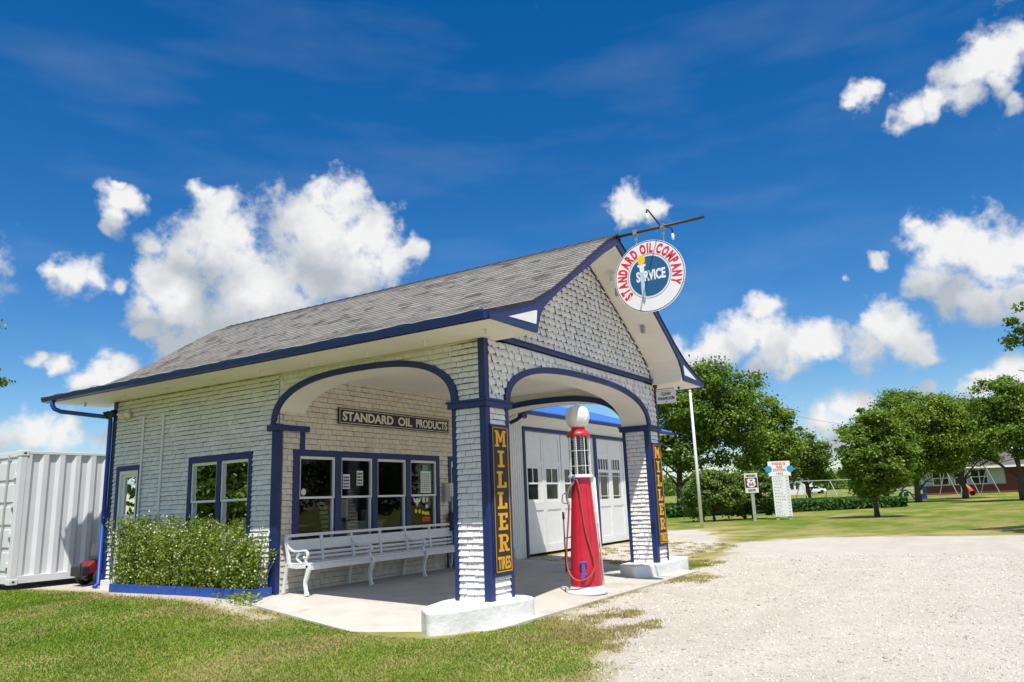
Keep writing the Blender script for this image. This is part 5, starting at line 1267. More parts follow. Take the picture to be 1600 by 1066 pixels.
# stickers in the lower right pane
wg = MB(); cx, cz = 3.76, 1.40
wg.poly([(cx - .13, cz + .08), (cx - .05, cz + .03), (cx, cz + .06), (cx + .05, cz + .03), (cx + .13, cz + .08), (cx + .10, cz - .02), (cx + .04, cz - .05), (cx, cz - .13), (cx - .04, cz - .05), (cx - .10, cz - .02)], lambda u, d, z: (u, d, z), D + .045, D + .050)
tag(wg.build('winged_sticker', M_PAPER), 'white winged emblem sticker in the lower right window', 'sticker')
for i, (x, z_, r_) in enumerate(((3.72, 1.19, .042), (3.84, 1.18, .042), (3.95, 1.15, .04))):
    mb = MB(); mb.poly([(x + r_ * math.cos(a * math.pi / 10), z_ + r_ * math.sin(a * math.pi / 10)) for a in range(20)], lambda u, d, z: (u, d, z), D + .045, D + .05)
    tag(mb.build('round_sticker', M_YEL), ['leftmost', 'middle', 'rightmost'][i] + ' of the three yellow round stickers in the lower right window', 'sticker', 'yellow round stickers')
for (x0, z0, x1, z1, m, lb) in ((3.94, 1.36, 4.02, 1.47, M_PAPER, 'square white sticker right of the winged emblem'), (4.06, 1.37, 4.13, 1.46, M_PAPER, 'small white sticker by the right edge of the lower right window'), (4.04, 1.24, 4.13, 1.31, M_PAPER, 'white sticker under the small corner one in the lower right window'),
                                (4.0, 1.10, 4.16, 1.165, M_YEL, 'yellow strip sticker above the red one in the lower right window'), (3.92, .97, 4.18, 1.06, M_ENR, 'wide red sticker in the lower right window'), (3.95, .83, 4.15, .90, M_PAPER, 'white strip sticker low in the lower right window')):
    sheet('sticker', lb, 'sticker', x0, z0, x1, z1, m, y=D + .045)
# boxes on the wall right of the windows
t = thing('payphone_box', 'small grey metal box on the office wall right of the windows', 'wall box', (4.60, D - .05, 1.4))
m_ = MB(); m_.box(4.53, D - .13, 1.36, 4.71, D - .02, 1.74); m_.build('case', M_GALV, t, bevel=.01); m_ = MB(); m_.box(4.56, D - .136, 1.40, 4.68, D - .131, 1.70); m_.build('cover', M_GREY, t)
sheet('wall_notice', 'white notice on the office wall between the grey box and the door', 'notice', 4.74, 1.47, 4.92, 1.76, M_PAPER, y=D - .045, lines=scrib(4, 2), ml=M_GREY)
t = thing('barrel_rack', 'dark rack of round cans beside the office door', 'rack', (4.9, D - .25, -.08))
for j in range(3):
    m_ = MB(); m_.lathe([(.0, 0), (.09, 0), (.095, .02), (.09, .04), (.09, .30), (.095, .32), (.09, .34), (0, .34)], (4.72 + j * .19, D - .16, .78), 16); m_.build('can', M_DARK, t, smooth=True)
m_ = MB(); m_.box(4.60, D - .28, .74, 5.22, D - .05, .775)
for (x, y) in ((4.62, D - .26), (5.17, D - .26), (4.62, D - .09), (5.17, D - .09)): m_.box(x, y, -.12, x + .03, y + .03, .74)
m_.build('stand', M_BLACK, t)
# interior furniture
def furn(nm, lab, cat, boxes):
    t = thing(nm, lab, cat, (boxes[0][0], boxes[0][1], 0))
    for (x0, y0, z0, x1, y1, z1, part, m) in boxes: mb = MB(); mb.box(x0, y0, z0, x1, y1, z1); mb.build(part, m, t, bevel=.01)
furn('display_cabinet', 'pale display cabinet inside behind the third window from the left', 'cabinet', [(2.35, 5.0, -.03, 3.4, 5.5, 1.0, 'cabinet_body', M_PAPER), (2.3, 4.95, 1.0, 3.45, 5.55, 1.04, 'top', M_CREAM), (2.45, 4.985, .1, 2.85, 5.0, .9, 'door', M_CREAM), (2.92, 4.985, .1, 3.32, 5.0, .9, 'door', M_CREAM), (2.5, 5.1, 1.04, 2.75, 5.3, 1.22, 'box', M_WOOD), (3.0, 5.1, 1.04, 3.15, 5.25, 1.26, 'jar', M_PAPER)])
furn('shop_counter', 'brown wooden counter inside behind the second window', 'counter', [(1.6, 5.3, -.03, 2.3, 5.8, .98, 'counter_body', M_WOOD), (1.55, 5.25, .98, 2.32, 5.85, 1.02, 'top', M_PAPER)])
t = thing('brochure_rack', 'stepped rack of white brochures behind the lower second window', 'rack', (1.55, 4.75, 0))
m_ = MB(); m_.box(1.42, 4.9, -.03, 1.80, 4.93, 1.5); m_.build('back_board', M_WOOD, t)
for j in range(9):
    m_ = MB(); m_.box(1.44, 4.70 + j * .018, .70 + j * .085, 1.60 + (8 - j) * .018, 4.72 + j * .018, .755 + j * .085); m_.build('brochure', M_PAPER, t)
furn('bookshelf', 'dark shelf with goods along the back wall of the office', 'shelf', [(.6, 8.7, 0, 2.6, 9.1, .05, 'base', M_WOOD), (.6, 8.7, .7, 2.6, 9.1, .73, 'shelf', M_WOOD), (.6, 8.7, 1.3, 2.6, 9.1, 1.33, 'shelf', M_WOOD), (.6, 8.7, 1.9, 2.6, 9.1, 1.93, 'shelf', M_WOOD), (.8, 8.8, .73, 1.1, 9.0, 1.1, 'box', M_GREENP), (1.3, 8.8, 1.33, 1.6, 9.0, 1.6, 'box', M_PAPER), (1.9, 8.8, 1.33, 2.2, 9.0, 1.7, 'box', M_ORANGE)])
furn('green_door_panel', 'dark green board inside behind the leftmost window', 'board', [(.34, 4.75, 0, .52, 4.8, 1.6, 'panel', M_GREENP), (.60, 4.75, 0, .72, 4.8, 1.5, 'post', M_WOOD)])

# ============================================================ background helpers
def at(px, depth, z=None):
    """ground point seen at column px, depth metres along the view axis"""
    # horizon row for this column
    d = FW + RT * ((px - 800) / F); a = UP.z / F; k = d.z / a        # row offset where ray is level
    d = d - UP * (k / F); p = CAM + d * depth
    return Vector((p.x, p.y, gzf(p.x, p.y) if z is None else z))
def zat(px, py, depth): return (CAM + (FW + RT * ((px - 800) / F) - UP * ((py - 533) / F)) * depth).z
RH = Vector((RT.x, RT.y, 0)).normalized(); FH = Vector((FW.x, FW.y, 0)).normalized()

# flagpole
p = at(1097, 35.5)
def solve_depth(px, py):
    lo, hi = 5, 400
    for _ in range(50):
        m = (lo + hi) / 2; q = CAM + (FW + RT * ((px - 800) / F) - UP * ((py - 533) / F)) * m
        if q.z > gzf(q.x, q.y): lo = m
        else: hi = m
    return lo, q
dp, p = solve_depth(1097, 825)
t = thing('flagpole', 'slim white pole standing on the lawn edge behind the far pier', 'pole', p)
zt = zat(1078, 607, dp)
m_ = MB(); m_.tube([(p.x, p.y, p.z - .1), (p.x, p.y, p.z + (zt - p.z) * .5), (p.x, p.y, zt)], [.085, .075, .06], 12); m_.build('shaft', M_ENW, t, smooth=True)
m_ = MB(); m_.lathe([(0, 0), (.06, .01), (.08, .06), (.06, .11), (0, .13)], (p.x, p.y, zt), 12); m_.build('cap', M_ENW, t, smooth=True)

# route sign
def facing(p, yaw_extra=0):
    v = (CAM - p); v.z = 0; v.normalize(); v = Matrix.Rotation(yaw_extra, 3, 'Z') @ v; r = Vector((-v.y, v.x, 0)); 
    if r.dot(RT) < 0: r = -r
    return v, r
dp, p = solve_depth(1180, 814); v, r = facing(p, R(-6))
t = thing('route_sign', 'brown and white HISTORIC ROUTE 66 sign on a wooden post', 'road sign', p)
def ML(u, d, z): q = p + r * u + v * d; return (q.x, q.y, z)
ztop = zat(1179, 739, dp); zbot = zat(1180, 770, dp); hw = 10.0 / F * dp
m_ = MB(); m_.poly([(-.09, p.z - .2), (.09, p.z - .2), (.09, zbot + .3), (-.09, zbot + .3)], ML, -.12, .0); m_.build('post', M_GALV, t, bevel=.01)
m_ = MB(); m_.poly([(-hw, zbot), (hw, zbot), (hw, ztop), (-hw, ztop)], ML, .001, .02); m_.build('panel', M_CREAM, t)
H_ = ztop - zbot
m_ = MB(); m_.poly([(-hw * .92, zbot + H_ * .26), (hw * .92, zbot + H_ * .26), (hw * .92, zbot + H_ * .77), (-hw * .92, zbot + H_ * .77)], ML, .02, .024); m_.build('brown_field', M_BROWNSIGN, t)
cz = zbot + H_ * .51; s_ = H_ * .23
shp = [(-.55, 1), (-.3, .86), (0, 1), (.3, .86), (.55, 1), (.95, .62), (.78, .2), (1.0, -.3), (.75, -.75), (.3, -.92), (0, -1.05), (-.3, -.92), (-.75, -.75), (-1.0, -.3), (-.78, .2), (-.95, .62)]
m_ = MB(); m_.poly([(a * s_ * .98, cz + b_ * s_) for a, b_ in shp], ML, .024, .028); m_.build('shield', M_ENW, t)
m_ = MB()
for txt, zz, sz, wd_ in (('HISTORIC', zbot + H_ * .83, H_ * .13, hw * 1.5), ('ROUTE', zbot + H_ * .08, H_ * .15, hw * 1.1), ('66', cz - s_ * .62, H_ * .24, s_ * 1.1), ('US', cz + s_ * .38, H_ * .1, s_ * .6)):
    add_text(m_, txt, sz, lambda x, y, d, zz=zz: ML(x, .0285 + d, zz + y), .008, fitw=wd_, depth=.002)
m_.build('lettering', M_BROWNSIGN, t)

# mileage board
dp, p = solve_depth(1226, 812); v, r = facing(p, R(14))
t = thing('mileage_board', 'tall white mileage board with blue discs and orange heading on two posts', 'sign', p)
k = dp / F
def ML2(u, d, z): q = p + r * u + v * d; return (q.x, q.y, z)
zt_, zm_, zb_ = zat(1217, 720, dp), zat(1220, 744, dp), zat(1228, 807, dp)
for u in (-.36, .36):
    m_ = MB(); m_.poly([(u - .09, p.z - .2), (u + .09, p.z - .2), (u + .09, zt_ - .3), (u - .09, zt_ - .3)], ML2, -.15, -.01); m_.build('post', M_GALV, t)
Wb = 13 * k
m_ = MB(); m_.poly([(-Wb, zb_), (Wb, zb_), (Wb, zm_ + .02), (-Wb, zm_ + .02)], ML2, 0, .03); m_.build('board', M_ENW, t)
m_ = MB(); W2 = 17 * k; m_.poly([(-W2, zm_ + .02), (W2, zm_ + .02), (W2, zt_), (-W2, zt_)], ML2, 0, .04); m_.build('header', M_ENW, t)
m_ = MB()
for sx in (-1, 1): m_ = MB(); m_.poly([(sx * W2 * .98 + .20 * math.cos(a * math.pi / 12), (zm_ + zt_) / 2 - .02 + .20 * math.sin(a * math.pi / 12)) for a in range(24)], ML2, .035, .045); m_.build('blue_disc', M_LBLUE, t)
m_ = MB(); hh = zt_ - zm_
for txt, f_, wd_ in (('STANDARD OIL', .76, W2 * 1.25), ('GAS', .55, W2 * .55), ('STATION', .34, W2 * 1.1)): add_text(m_, txt, .20, lambda x, y, d, f_=f_: ML2(x, .046 + d, zm_ + hh * f_ + y), .008, fitw=wd_, depth=.002)
m_.build('heading', M_ORANGE, t)
m_ = MB(); add_text(m_, '1932', .18, lambda x, y, d: ML2(x, .046 + d, zm_ + hh * .1 + y), .006, fitw=W2 * .6, depth=.002)
nr = 13
for i in range(nr):
    zz = zb_ + (zm_ - zb_) * (i + .5) / nr; rd2 = random.Random(i)
    m_.poly([(-Wb, zz + (zm_ - zb_) / nr * .46), (Wb, zz + (zm_ - zb_) / nr * .46), (Wb, zz + (zm_ - zb_) / nr * .50), (-Wb, zz + (zm_ - zb_) / nr * .50)], ML2, .031, .034)
    x = -Wb * .85
    for j in range(rd2.randint(3, 5)):
        w_ = rd2.uniform(.05, .12); m_.poly([(x, zz - .03), (x + w_, zz - .03), (x + w_, zz + .02), (x, zz + .02)], ML2, .031, .034); x += w_ + .04
    m_.poly([(Wb * .62, zz - .03), (Wb * .88, zz - .03), (Wb * .88, zz + .02), (Wb * .62, zz + .02)], ML2, .031, .034)
m_.build('lettering', M_GREY, t)

# ============================================================ trees
def limbs(rg, base, h, r0, spread, nl, bend=.15):
    """trunk + limbs; returns mesh builder and tips"""
    mb = MB(); base = Vector(base); tips = []
    top = base + Vector((rg.normal(0, bend) * h * .2, rg.normal(0, bend) * h * .2, h))
    P = [base + Vector((0, 0, -.3))]
    for i in range(1, 6):
        f_ = i / 5; P.append(base.lerp(top, f_) + Vector((rg.normal(0, .015) * h, rg.normal(0, .015) * h, 0)))
    mb.tube(P, [r0 * 1.35] + [r0 * (1 - .16 * i) for i in range(5)], 9)
    for k in range(nl):
        f_ = rg.uniform(.35, 1.0); s = P[0].lerp(P[-1], f_) if f_ < .2 else P[min(5, int(f_ * 5))].copy()
        a = rg.uniform(0, 2 * math.pi); L_ = spread * rg.uniform(.6, 1.05) * (1.15 - .4 * f_)
        e = s + Vector((math.cos(a) * L_, math.sin(a) * L_, L_ * rg.uniform(.45, 1.0)))
        mid = s.lerp(e, .5) + Vector((rg.normal(0, .06) * L_, rg.normal(0, .06) * L_, L_ * .08))
        mb.tube([s, mid, e], [r0 * .38, r0 * .22, r0 * .08], 6, caps=False); tips.append(e)
        for q in range(2):
            e2 = mid + Vector((rg.normal(0, .4) * L_, rg.normal(0, .4) * L_, abs(rg.normal(.3, .2)) * L_)); mb.tube([mid, e2], [r0 * .15, r0 * .05], 5, caps=False); tips.append(e2)
    return mb, tips
def tree(nm, lab, base, blobs, leaf, nleaf, m, trunk_h, trunk_r, seed, clump=.9, group=None, spread=None, cat='tree', trunks=1):
    """blobs: ellipsoids (x,y,z, rx, rz) in world; leaves gather in clumps near the surface"""
    rg = np.random.default_rng(seed); t = thing(nm, lab, cat, base, group)
    mb = None
    for q in range(trunks):
        b_ = Vector(base) + Vector((rg.normal(0, .25), rg.normal(0, .25), 0)) * (q > 0)
        m_, tips = limbs(rg, b_, trunk_h * rg.uniform(.85, 1.0) if q else trunk_h, trunk_r, spread or trunk_h * .5, 8)
        m_.build('trunk', M_BARK, t, smooth=True)
    vol = np.array([b[3] ** 2 * b[4] for b in blobs]); pr = vol / vol.sum()
    ncl = max(40, int(nleaf / 120)); Cs = []; Al = []
    which = rg.choice(len(blobs), ncl, p=pr)
    for w_ in which:
        x, y, z, rx, rz = blobs[w_]
        d = rg.normal(size=3); d /= np.linalg.norm(d); rad = rg.uniform(.35, 1.0) ** .5 * (rg.uniform(.9, 1.06) if rg.random() < .85 else rg.uniform(1.05, 1.28))
        c = np.array([x, y, z]) + d * rad * np.array([rx, rx, rz])
        n = int(nleaf / ncl * rg.uniform(.5, 1.6)); cs = clump * rg.uniform(.55, 1.25)
        q = rg.normal(size=(n, 3)) * np.array([.33, .33, .17]) * cs
        Cs.append(c + q); Al.append(np.repeat((d * .6 + np.array([0, 0, .9]))[None], n, 0))
    C = np.concatenate(Cs); A = np.concatenate(Al); V, Fq = leafquads(C, None, leaf, rg, .62, align=A)
    fastmesh('crown', V, Fq, m, t)
    return t
def crown_px(lst, depth):
    """(px,py,rpx,rpy[,ddepth]) -> ellipsoids at this depth"""
    out = []
    for b in lst:
        dd = depth + (b[4] if len(b) > 4 else 0); P_ = CAM + (FW + RT * ((b[0] - 800) / F) - UP * ((b[1] - 533) / F)) * dd
        out.append((P_.x, P_.y, P_.z, b[2] / F * dd, b[3] / F * dd))
    return out
# big airy tree behind the far pier
d0 = 62; p = at(1062, d0)
tree('broadleaf_tree', 'tallest airy green tree rising just right of the far pier', p,
     crown_px([(1108, 592, 38, 28), (1150, 618, 40, 30), (1075, 640, 45, 38), (1120, 660, 55, 40), (1070, 700, 45, 34), (1165, 665, 35, 35), (1045, 610, 30, 40), (1150, 710, 35, 24), (1020, 690, 30, 40)], d0), .125, 46000, M_LEAF, 5.5, .32, 1, 1.5, spread=5, group='trees beyond the lawn')
d0 = 74; p = at(1206, d0)
tree('broadleaf_tree', 'pale yellow green tree with a wispy top behind the signboards', p,
     crown_px([(1197, 640, 18, 18), (1215, 660, 22, 22), (1195, 690, 32, 28), (1222, 700, 28, 26), (1185, 725, 28, 22), (1215, 735, 25, 18)], d0), .13, 28000, M_LEAF2, 5, .25, 2, 1.3, spread=4, group='trees beyond the lawn')
d0 = 96; p = at(1262, d0)
tree('broadleaf_tree', 'dark rounded tree beyond the white house', p,
     crown_px([(1248, 690, 22, 24), (1265, 715, 30, 28), (1240, 730, 25, 22), (1285, 738, 18, 20), (1225, 720, 20, 22)], d0), .16, 24000, M_LEAF3, 5, .3, 3, 1.6, spread=4, group='trees beyond the lawn')
# two big shrubs
for i, (px_, lst, lab) in enumerate(((1112, [(1098, 775, 30, 28), (1130, 770, 26, 30), (1112, 752, 28, 18), (1088, 792, 18, 16)], 'broad rounded bush to the left of the route sign'),
                             (1172, [(1160, 772, 26, 30), (1190, 768, 22, 30), (1175, 752, 26, 18), (1148, 790, 18, 16), (1200, 790, 14, 16)], 'broad rounded bush behind the route sign'))):
    d0 = 45.5 + i; p = at(px_, d0)
    tree('shrub', lab, p, crown_px(lst, d0), .08, 24000, M_SHRUB, 1.0, .06, 10 + i, .55, spread=1.3, cat='shrub', group='bushes by the signs', trunks=4)
# young tree alone on the lawn
dp, p = solve_depth(1371, 808)
tree('young_tree', 'small leafy tree with a slim straight trunk alone on the lawn', p,
     crown_px([(1368, 672, 34, 34), (1345, 700, 32, 36), (1392, 700, 34, 38), (1368, 735, 48, 28), (1340, 735, 18, 22), (1400, 735, 20, 22), (1372, 655, 20, 20), (1360, 760, 26, 14), (1388, 758, 24, 14)], dp), .085, 42000, M_LEAF, 2.6, .13, 21, .62, spread=1.5)
m_ = MB(); [m_.lathe([(.0, 0), (.09, .02), (.07, .07), (0, .1)], (p.x + .35 + .15 * j, p.y - .5 + .12 * j, p.z - .01), 7) for j in range(3)]; tag(m_.build('stones', M_PAPER), 'few small pale stones at the foot of the lone young tree', 'stones')
# row of trees in front of the brick house
specs = [(1385, 84, [(1398, 640, 30, 30), (1380, 668, 28, 28), (1415, 670, 28, 30), (1325, 670, 12, 18), (1400, 700, 30, 30)], M_LEAF, 'tree whose top shows behind the lone young tree'),
         (1432, 74, [(1440, 655, 32, 30), (1462, 640, 30, 28), (1480, 670, 34, 36), (1450, 700, 38, 28), (1430, 722, 28, 24), (1475, 715, 28, 22)], M_LEAF2, 'bright green spreading tree left of the brick house'),
         (1505, 80, [(1500, 648, 26, 26), (1520, 665, 28, 32), (1495, 695, 28, 28), (1530, 700, 24, 24)], M_LEAF3, 'dark tree in the middle of the row before the brick house'),
         (1596, 66, [(1555, 622, 30, 30), (1580, 610, 26, 26), (1600, 640, 40, 38), (1565, 665, 38, 34), (1540, 690, 26, 22), (1600, 690, 34, 28), (1640, 660, 50, 50)], M_LEAF, 'large tree before the right end of the brick house')]
for i, (px_, d0, lst, m, lab) in enumerate(specs):
    tree('broadleaf_tree', lab, at(px_, d0), crown_px(lst, d0), .14, 32000, m, 4.6, .28, 30 + i, 1.5, spread=4, group='trees by the brick house')
# trees outside the frame whose branch tips reach in
d0 = 24; p = at(1760, d0)
tree('overhanging_tree', 'tree whose dark branch tips reach in at the right edge', p, crown_px([(1690, 500, 95, 75), (1760, 440, 110, 100), (1680, 600, 78, 30), (1780, 580, 100, 60)], d0), .075, 26000, M_LEAF3, 5, .22, 50, .5, spread=3)
d0 = 30; p = at(-150, d0)
tree('overhanging_tree', 'tree whose few dark leaves reach in at the left edge', p, crown_px([(-85, 590, 88, 40), (-160, 520, 120, 90)], d0), .09, 9000, M_LEAF3, 4, .2, 51, .6, spread=3)
# trees across the lawn and the road outside the frame, mirrored in the windows
for i, (x_, y_, lab) in enumerate(((-15, 26, 'nearest tree across the side lawn, left of the frame'), (-20, 31, 'tree across the side lawn, farthest from the station'), (-23, 24, 'tree across the side lawn, leftmost of its group'), (30, -22, 'roadside tree beyond the gravel, right of the frame'), (38, -16.5, 'roadside tree beyond the gravel, farthest right'), (25, -27, 'roadside tree beyond the gravel, nearest the crossing'))):
    z_ = gzf(x_, y_); tree('broadleaf_tree', lab, (x_, y_, z_), [(x_, y_, z_ + 5.2, 3.8, 3.2), (x_ + 1.8, y_ - 2, z_ + 4.2, 3.0, 2.4), (x_ - 2, y_ + 2, z_ + 4.4, 3.2, 2.6), (x_, y_, z_ + 2.6, 4.2, 1.8)], .14, 22000, M_LEAF3, 3.5, .25, 80 + i, 1.6, spread=3, group='trees outside the view')
# distant woodland strip
def woods():
    rg = np.random.default_rng(77); Cs = []
    for i in range(460):
        px_ = rg.uniform(-700, 2100) if i >= 240 else rg.uniform(1010, 1720); dd = rg.uniform(185, 230); top = 745 - .037 * (px_ - 1270) - 10 * abs(math.sin(px_ * .021)) - 6 * rg.random()
        c = CAM + (FW + RT * ((px_ - 800) / F) - UP * ((top - 533) / F)) * dd; n = 110
        zb = gzf(c.x, c.y); q = rg.normal(size=(n, 3)) * np.array([2.2, 2.2, 1.4]); pts = np.array([c.x, c.y, c.z - 1.5]) + q; pts[:, 2] -= rg.uniform(0, 1, n) * max(1, c.z - zb)
        Cs.append(pts)
    V, Fq = leafquads(np.concatenate(Cs), None, .5, rg, .7); o = fastmesh('distant_woodland', V, Fq, M_LEAF3); tag(o, 'dark line of far-off trees along the horizon', 'woodland', kind='stuff')
woods()
# crop strip (soy rows)
def crops():
    rg = np.random.default_rng(78); n = 60000
    a = at(1005, 55); b_ = at(1415, 61); c = at(1350, 74); d = at(1010, 82)
    u = rg.random(n); w_ = rg.random(n) ** 1.3
    A, B, C_, D_ = [np.array(q) for q in (a, b_, c, d)]
    P = (A * (1 - u)[:, None] + B * u[:, None]) * (1 - w_)[:, None] + (D_ * (1 - u)[:, None] + C_ * u[:, None]) * w_[:, None]
    P[:, 2] = gz(P[:, 0], P[:, 1]) + rg.random(n) ** .6 * .75
    V, Fq = leafquads(P, None, .16, rg, .8); o = fastmesh('crop_field', V, Fq, M_CROP); tag(o, 'low strip of green leafy crops beyond the lawn', 'crops', kind='stuff')
crops()

# ============================================================ far buildings
def frame_at(px, depth, yaw=0):
    p = at(px, depth); v, r = facing(p, yaw); 
    return p, v, r
def obj_frame(p, v, r):
    return lambda u, d, z: tuple(p + r * u + v * d + Vector((0, 0, z)))
# brick house
p, v, r = frame_at(1530, 98, R(4)); M_ = obj_frame(p, v, r); k = 98 / F
t = thing('brick_house', 'low brick house with pale panels and grey roof behind the trees', 'house', p)
def px_u(px): return (px - 1530) * k
zg = 0; ze = 3.45
m_ = MB(); m_.poly([(px_u(1452), -.5), (px_u(1680), -.5), (px_u(1680), 1.15), (px_u(1452), 1.15)], M_, -9, 0); m_.poly([(px_u(1566), 1.15), (px_u(1680), 1.15), (px_u(1680), ze), (px_u(1566), ze)], M_, -9, 0); m_.build('brick_wall', M_BRK, t)
m_ = MB(); m_.poly([(px_u(1452), 1.15), (px_u(1566), 1.15), (px_u(1566), ze), (px_u(1452), ze)], M_, -8.9, -.05); m_.build('panel_wall', M_PANELH, t)
for (a, b_) in ((1467, 1490), (1497, 1515), (1520, 1543)):
    m_ = MB(); m_.poly([(px_u(a), 1.2), (px_u(b_), 1.2), (px_u(b_), 3.1), (px_u(a), 3.1)], M_, -.05, .04); w_ = m_.build('window', M_ENW, t)
    m_ = MB(); u0, u1 = px_u(a) + .1, px_u(b_) - .1; um = (u0 + u1) / 2
    for (q0, q1) in ((u0, um - .06), (um + .06, u1)):
        for (z0_, z1_) in ((1.3, 2.1), (2.2, 3.0)): m_.poly([(q0, z0_), (q1, z0_), (q1, z1_), (q0, z1_)], M_, .041, .05)
    m_.build('pane', M_DGLASS, w_)
m_ = MB(); m_.add([M_(px_u(1444), 1.2, ze), M_(px_u(1700), 1.2, ze), M_(px_u(1690), -4.5, ze + 2.1), M_(px_u(1475), -4.5, ze + 2.1), M_(px_u(1444), -10, ze), M_(px_u(1700), -10, ze)], [(0, 1, 2, 3), (3, 2, 5, 4), (0, 3, 4), (1, 5, 2)]); m_.build('roof', M_ROOFH, t)
m_ = MB(); m_.poly([(px_u(1444), ze - .25), (px_u(1700), ze - .25), (px_u(1700), ze), (px_u(1444), ze)], M_, 1.05, 1.2); m_.build('fascia', M_ENW, t)
# white house with blue roof
p, v, r = frame_at(1240, 140, R(-20)); M_ = obj_frame(p, v, r); k = 140 / F
t = thing('white_house', 'small white house with a blue roof behind the mileage board', 'house', p)
m_ = MB(); m_.poly([(-2.6, -.5), (1.6, -.5), (1.6, 3.0), (-2.6, 3.0)], M_, -6, 0); m_.build('wall', M_ENW, t)
m_ = MB(); m_.add([M_(-2.9, .4, 2.95), M_(1.9, .4, 2.95), M_(1.9, -3, 4.6), M_(-2.9, -3, 4.6), M_(-2.9, -6.4, 2.95), M_(1.9, -6.4, 2.95)], [(0, 1, 2, 3), (3, 2, 5, 4), (0, 3, 4), (1, 5, 2)]); m_.build('roof', M_LBLUE, t)
for u in (-1.6, -.2, .8):
    m_ = MB(); m_.poly([(u - .3, 1.0), (u + .3, 1.0), (u + .3, 2.1), (u - .3, 2.1)], M_, 0, .03); m_.build('window', M_DGLASS, t)
# white car (side view)
p = at(1270, 142); v, r = facing(p, R(18)); M_ = obj_frame(p, v, r)
t = thing('parked_car', 'white sedan parked on the far road beyond the swing set', 'car', p)
m_ = MB(); side = [(-2.25, .35), (-2.2, .75), (-1.5, .92), (-.85, 1.38), (.55, 1.42), (1.25, 1.0), (2.05, .9), (2.25, .65), (2.25, .35)]
m_.poly(side, M_, -.85, .85); m_.build('body', M_CARW, t, bevel=.06)
m_ = MB()
for pl in ([(-1.35, .93), (-.82, 1.30), (-.15, 1.33), (-.15, .93)], [(-.07, .93), (-.07, 1.33), (.5, 1.33), (1.1, .98), (1.05, .93)]): m_.poly(pl, M_, .851, .86); 
m_.build('window', M_DGLASS, t)
for u in (-1.4, 1.4):
    for d in (-.80, .80):
        m_ = MB(); m_.poly([(u + .33 * math.cos(a * math.pi / 10), .33 + .33 * math.sin(a * math.pi / 10)) for a in range(20)], M_, d - .1, d + .1); o = m_.build('wheel', M_TYRE, t)
# road beyond the lawn
m_ = MB(); a, b_ = at(960, 147), at(1500, 147); dirv = (b_ - a).normalized(); 
pts = [a + dirv * s_ for s_ in np.linspace(-60, (b_ - a).length + 120, 40)]; nn = Vector((-dirv.y, dirv.x, 0)) * 3
vs = []
for q in pts: vs += [(q.x + nn.x, q.y + nn.y, gzf(q.x + nn.x, q.y + nn.y) + .03), (q.x - nn.x, q.y - nn.y, gzf(q.x - nn.x, q.y - nn.y) + .03)]
m_.add(vs, [(2 * i, 2 * i + 1, 2 * i + 3, 2 * i + 2) for i in range(len(pts) - 1)]); struct(m_.build('road', mat('asphalt', (.28, .27, .26), .9)))
# swing sets
def swing(px0, px1, depth, H, lab, group, m=M_GALV):
    p0, p1 = at(px0, depth), at(px1, depth + 4); t = thing('swing_set', lab, 'swing set', (p0 + p1) / 2, group)
    ax = (p1 - p0); ax.z = 0; axn = ax.normalized(); pn = Vector((-axn.y, axn.x, 0)); L_ = ax.length; zt = H + max(p0.z, p1.z)
    m_ = MB(); m_.tube([(p0.x, p0.y, zt), (p1.x, p1.y, zt)], .06, 8); m_.build('top_bar', m, t)
    for f_ in (.0, .5, 1.0):
        q = p0.lerp(p1, f_)
        for s_ in (-1, 1):
            m_ = MB(); e = q + pn * s_ * 1.2; m_.tube([(q.x, q.y, zt), (e.x, e.y, gzf(e.x, e.y) - .05)], .05, 6); m_.build('leg', m, t)
    for f_ in (.2, .35, .65, .8):
        q = p0.lerp(p1, f_); z0 = q.z + .5; m_ = MB()
        for s_ in (-.22, .22): m_.tube([(q.x + axn.x * s_, q.y + axn.y * s_, zt), (q.x + axn.x * s_, q.y + axn.y * s_, z0)], .012, 4)
        m_.box(q.x - .25, q.y - .12, z0 - .03, q.x + .25, q.y + .12, z0 + .01); m_.build('swing_seat', M_BLACK, t)
swing(1252, 1342, 88, 2.5, 'pale swing set standing on the far lawn in front of the white car', None)
swing(1480, 1545, 90, 3.2, 'grey swing frame in front of the brick house windows', None, M_GREY)
# slide and play equipment
p, v, r = frame_at(1510, 91); M_ = obj_frame(p, v, r); t = thing('tube_slide', 'curved orange plastic slide by the brick house', 'slide', p)
m_ = MB(); m_.tube([M_(-.5, 0, 1.35), M_(-.1, .1, 1.15), M_(.25, .3, .75), M_(.4, .6, .4), M_(.5, .9, .28)], [.26, .28, .28, .30, .32], 14, caps=False); m_.build('tube', M_PLAST, t, smooth=True)
m_ = MB(); m_.tube([M_(-.6, -.2, 0), M_(-.6, -.2, 1.5)], .06, 6); m_.tube([M_(-.6, .4, 0), M_(-.6, .4, 1.5)], .06, 6); m_.build('support', M_GALV, t)
p, v, r = frame_at(1440, 86); M_ = obj_frame(p, v, r); t = thing('play_house', 'small blue plastic playhouse under the bright green tree', 'playhouse', p)
m_ = MB(); m_.poly([(-.4, 0), (.4, 0), (.4, .55), (-.4, .55)], M_, -.5, .3); m_.poly([(-.4, 1.0), (.4, 1.0), (.4, 1.3), (0, 1.65), (-.4, 1.3)], M_, -.5, .3)
for u in (-.35, .35): m_.poly([(u - .06, .5), (u + .06, .5), (u + .06, 1.02), (u - .06, 1.02)], M_, .1, .29)
m_.build('shell', M_BPLAST, t, bevel=.03)
p, v, r = frame_at(1413, 84); M_ = obj_frame(p, v, r); t = thing('spring_rider', 'teal playground climber beside the trunk of the bright green tree', 'climber', p)
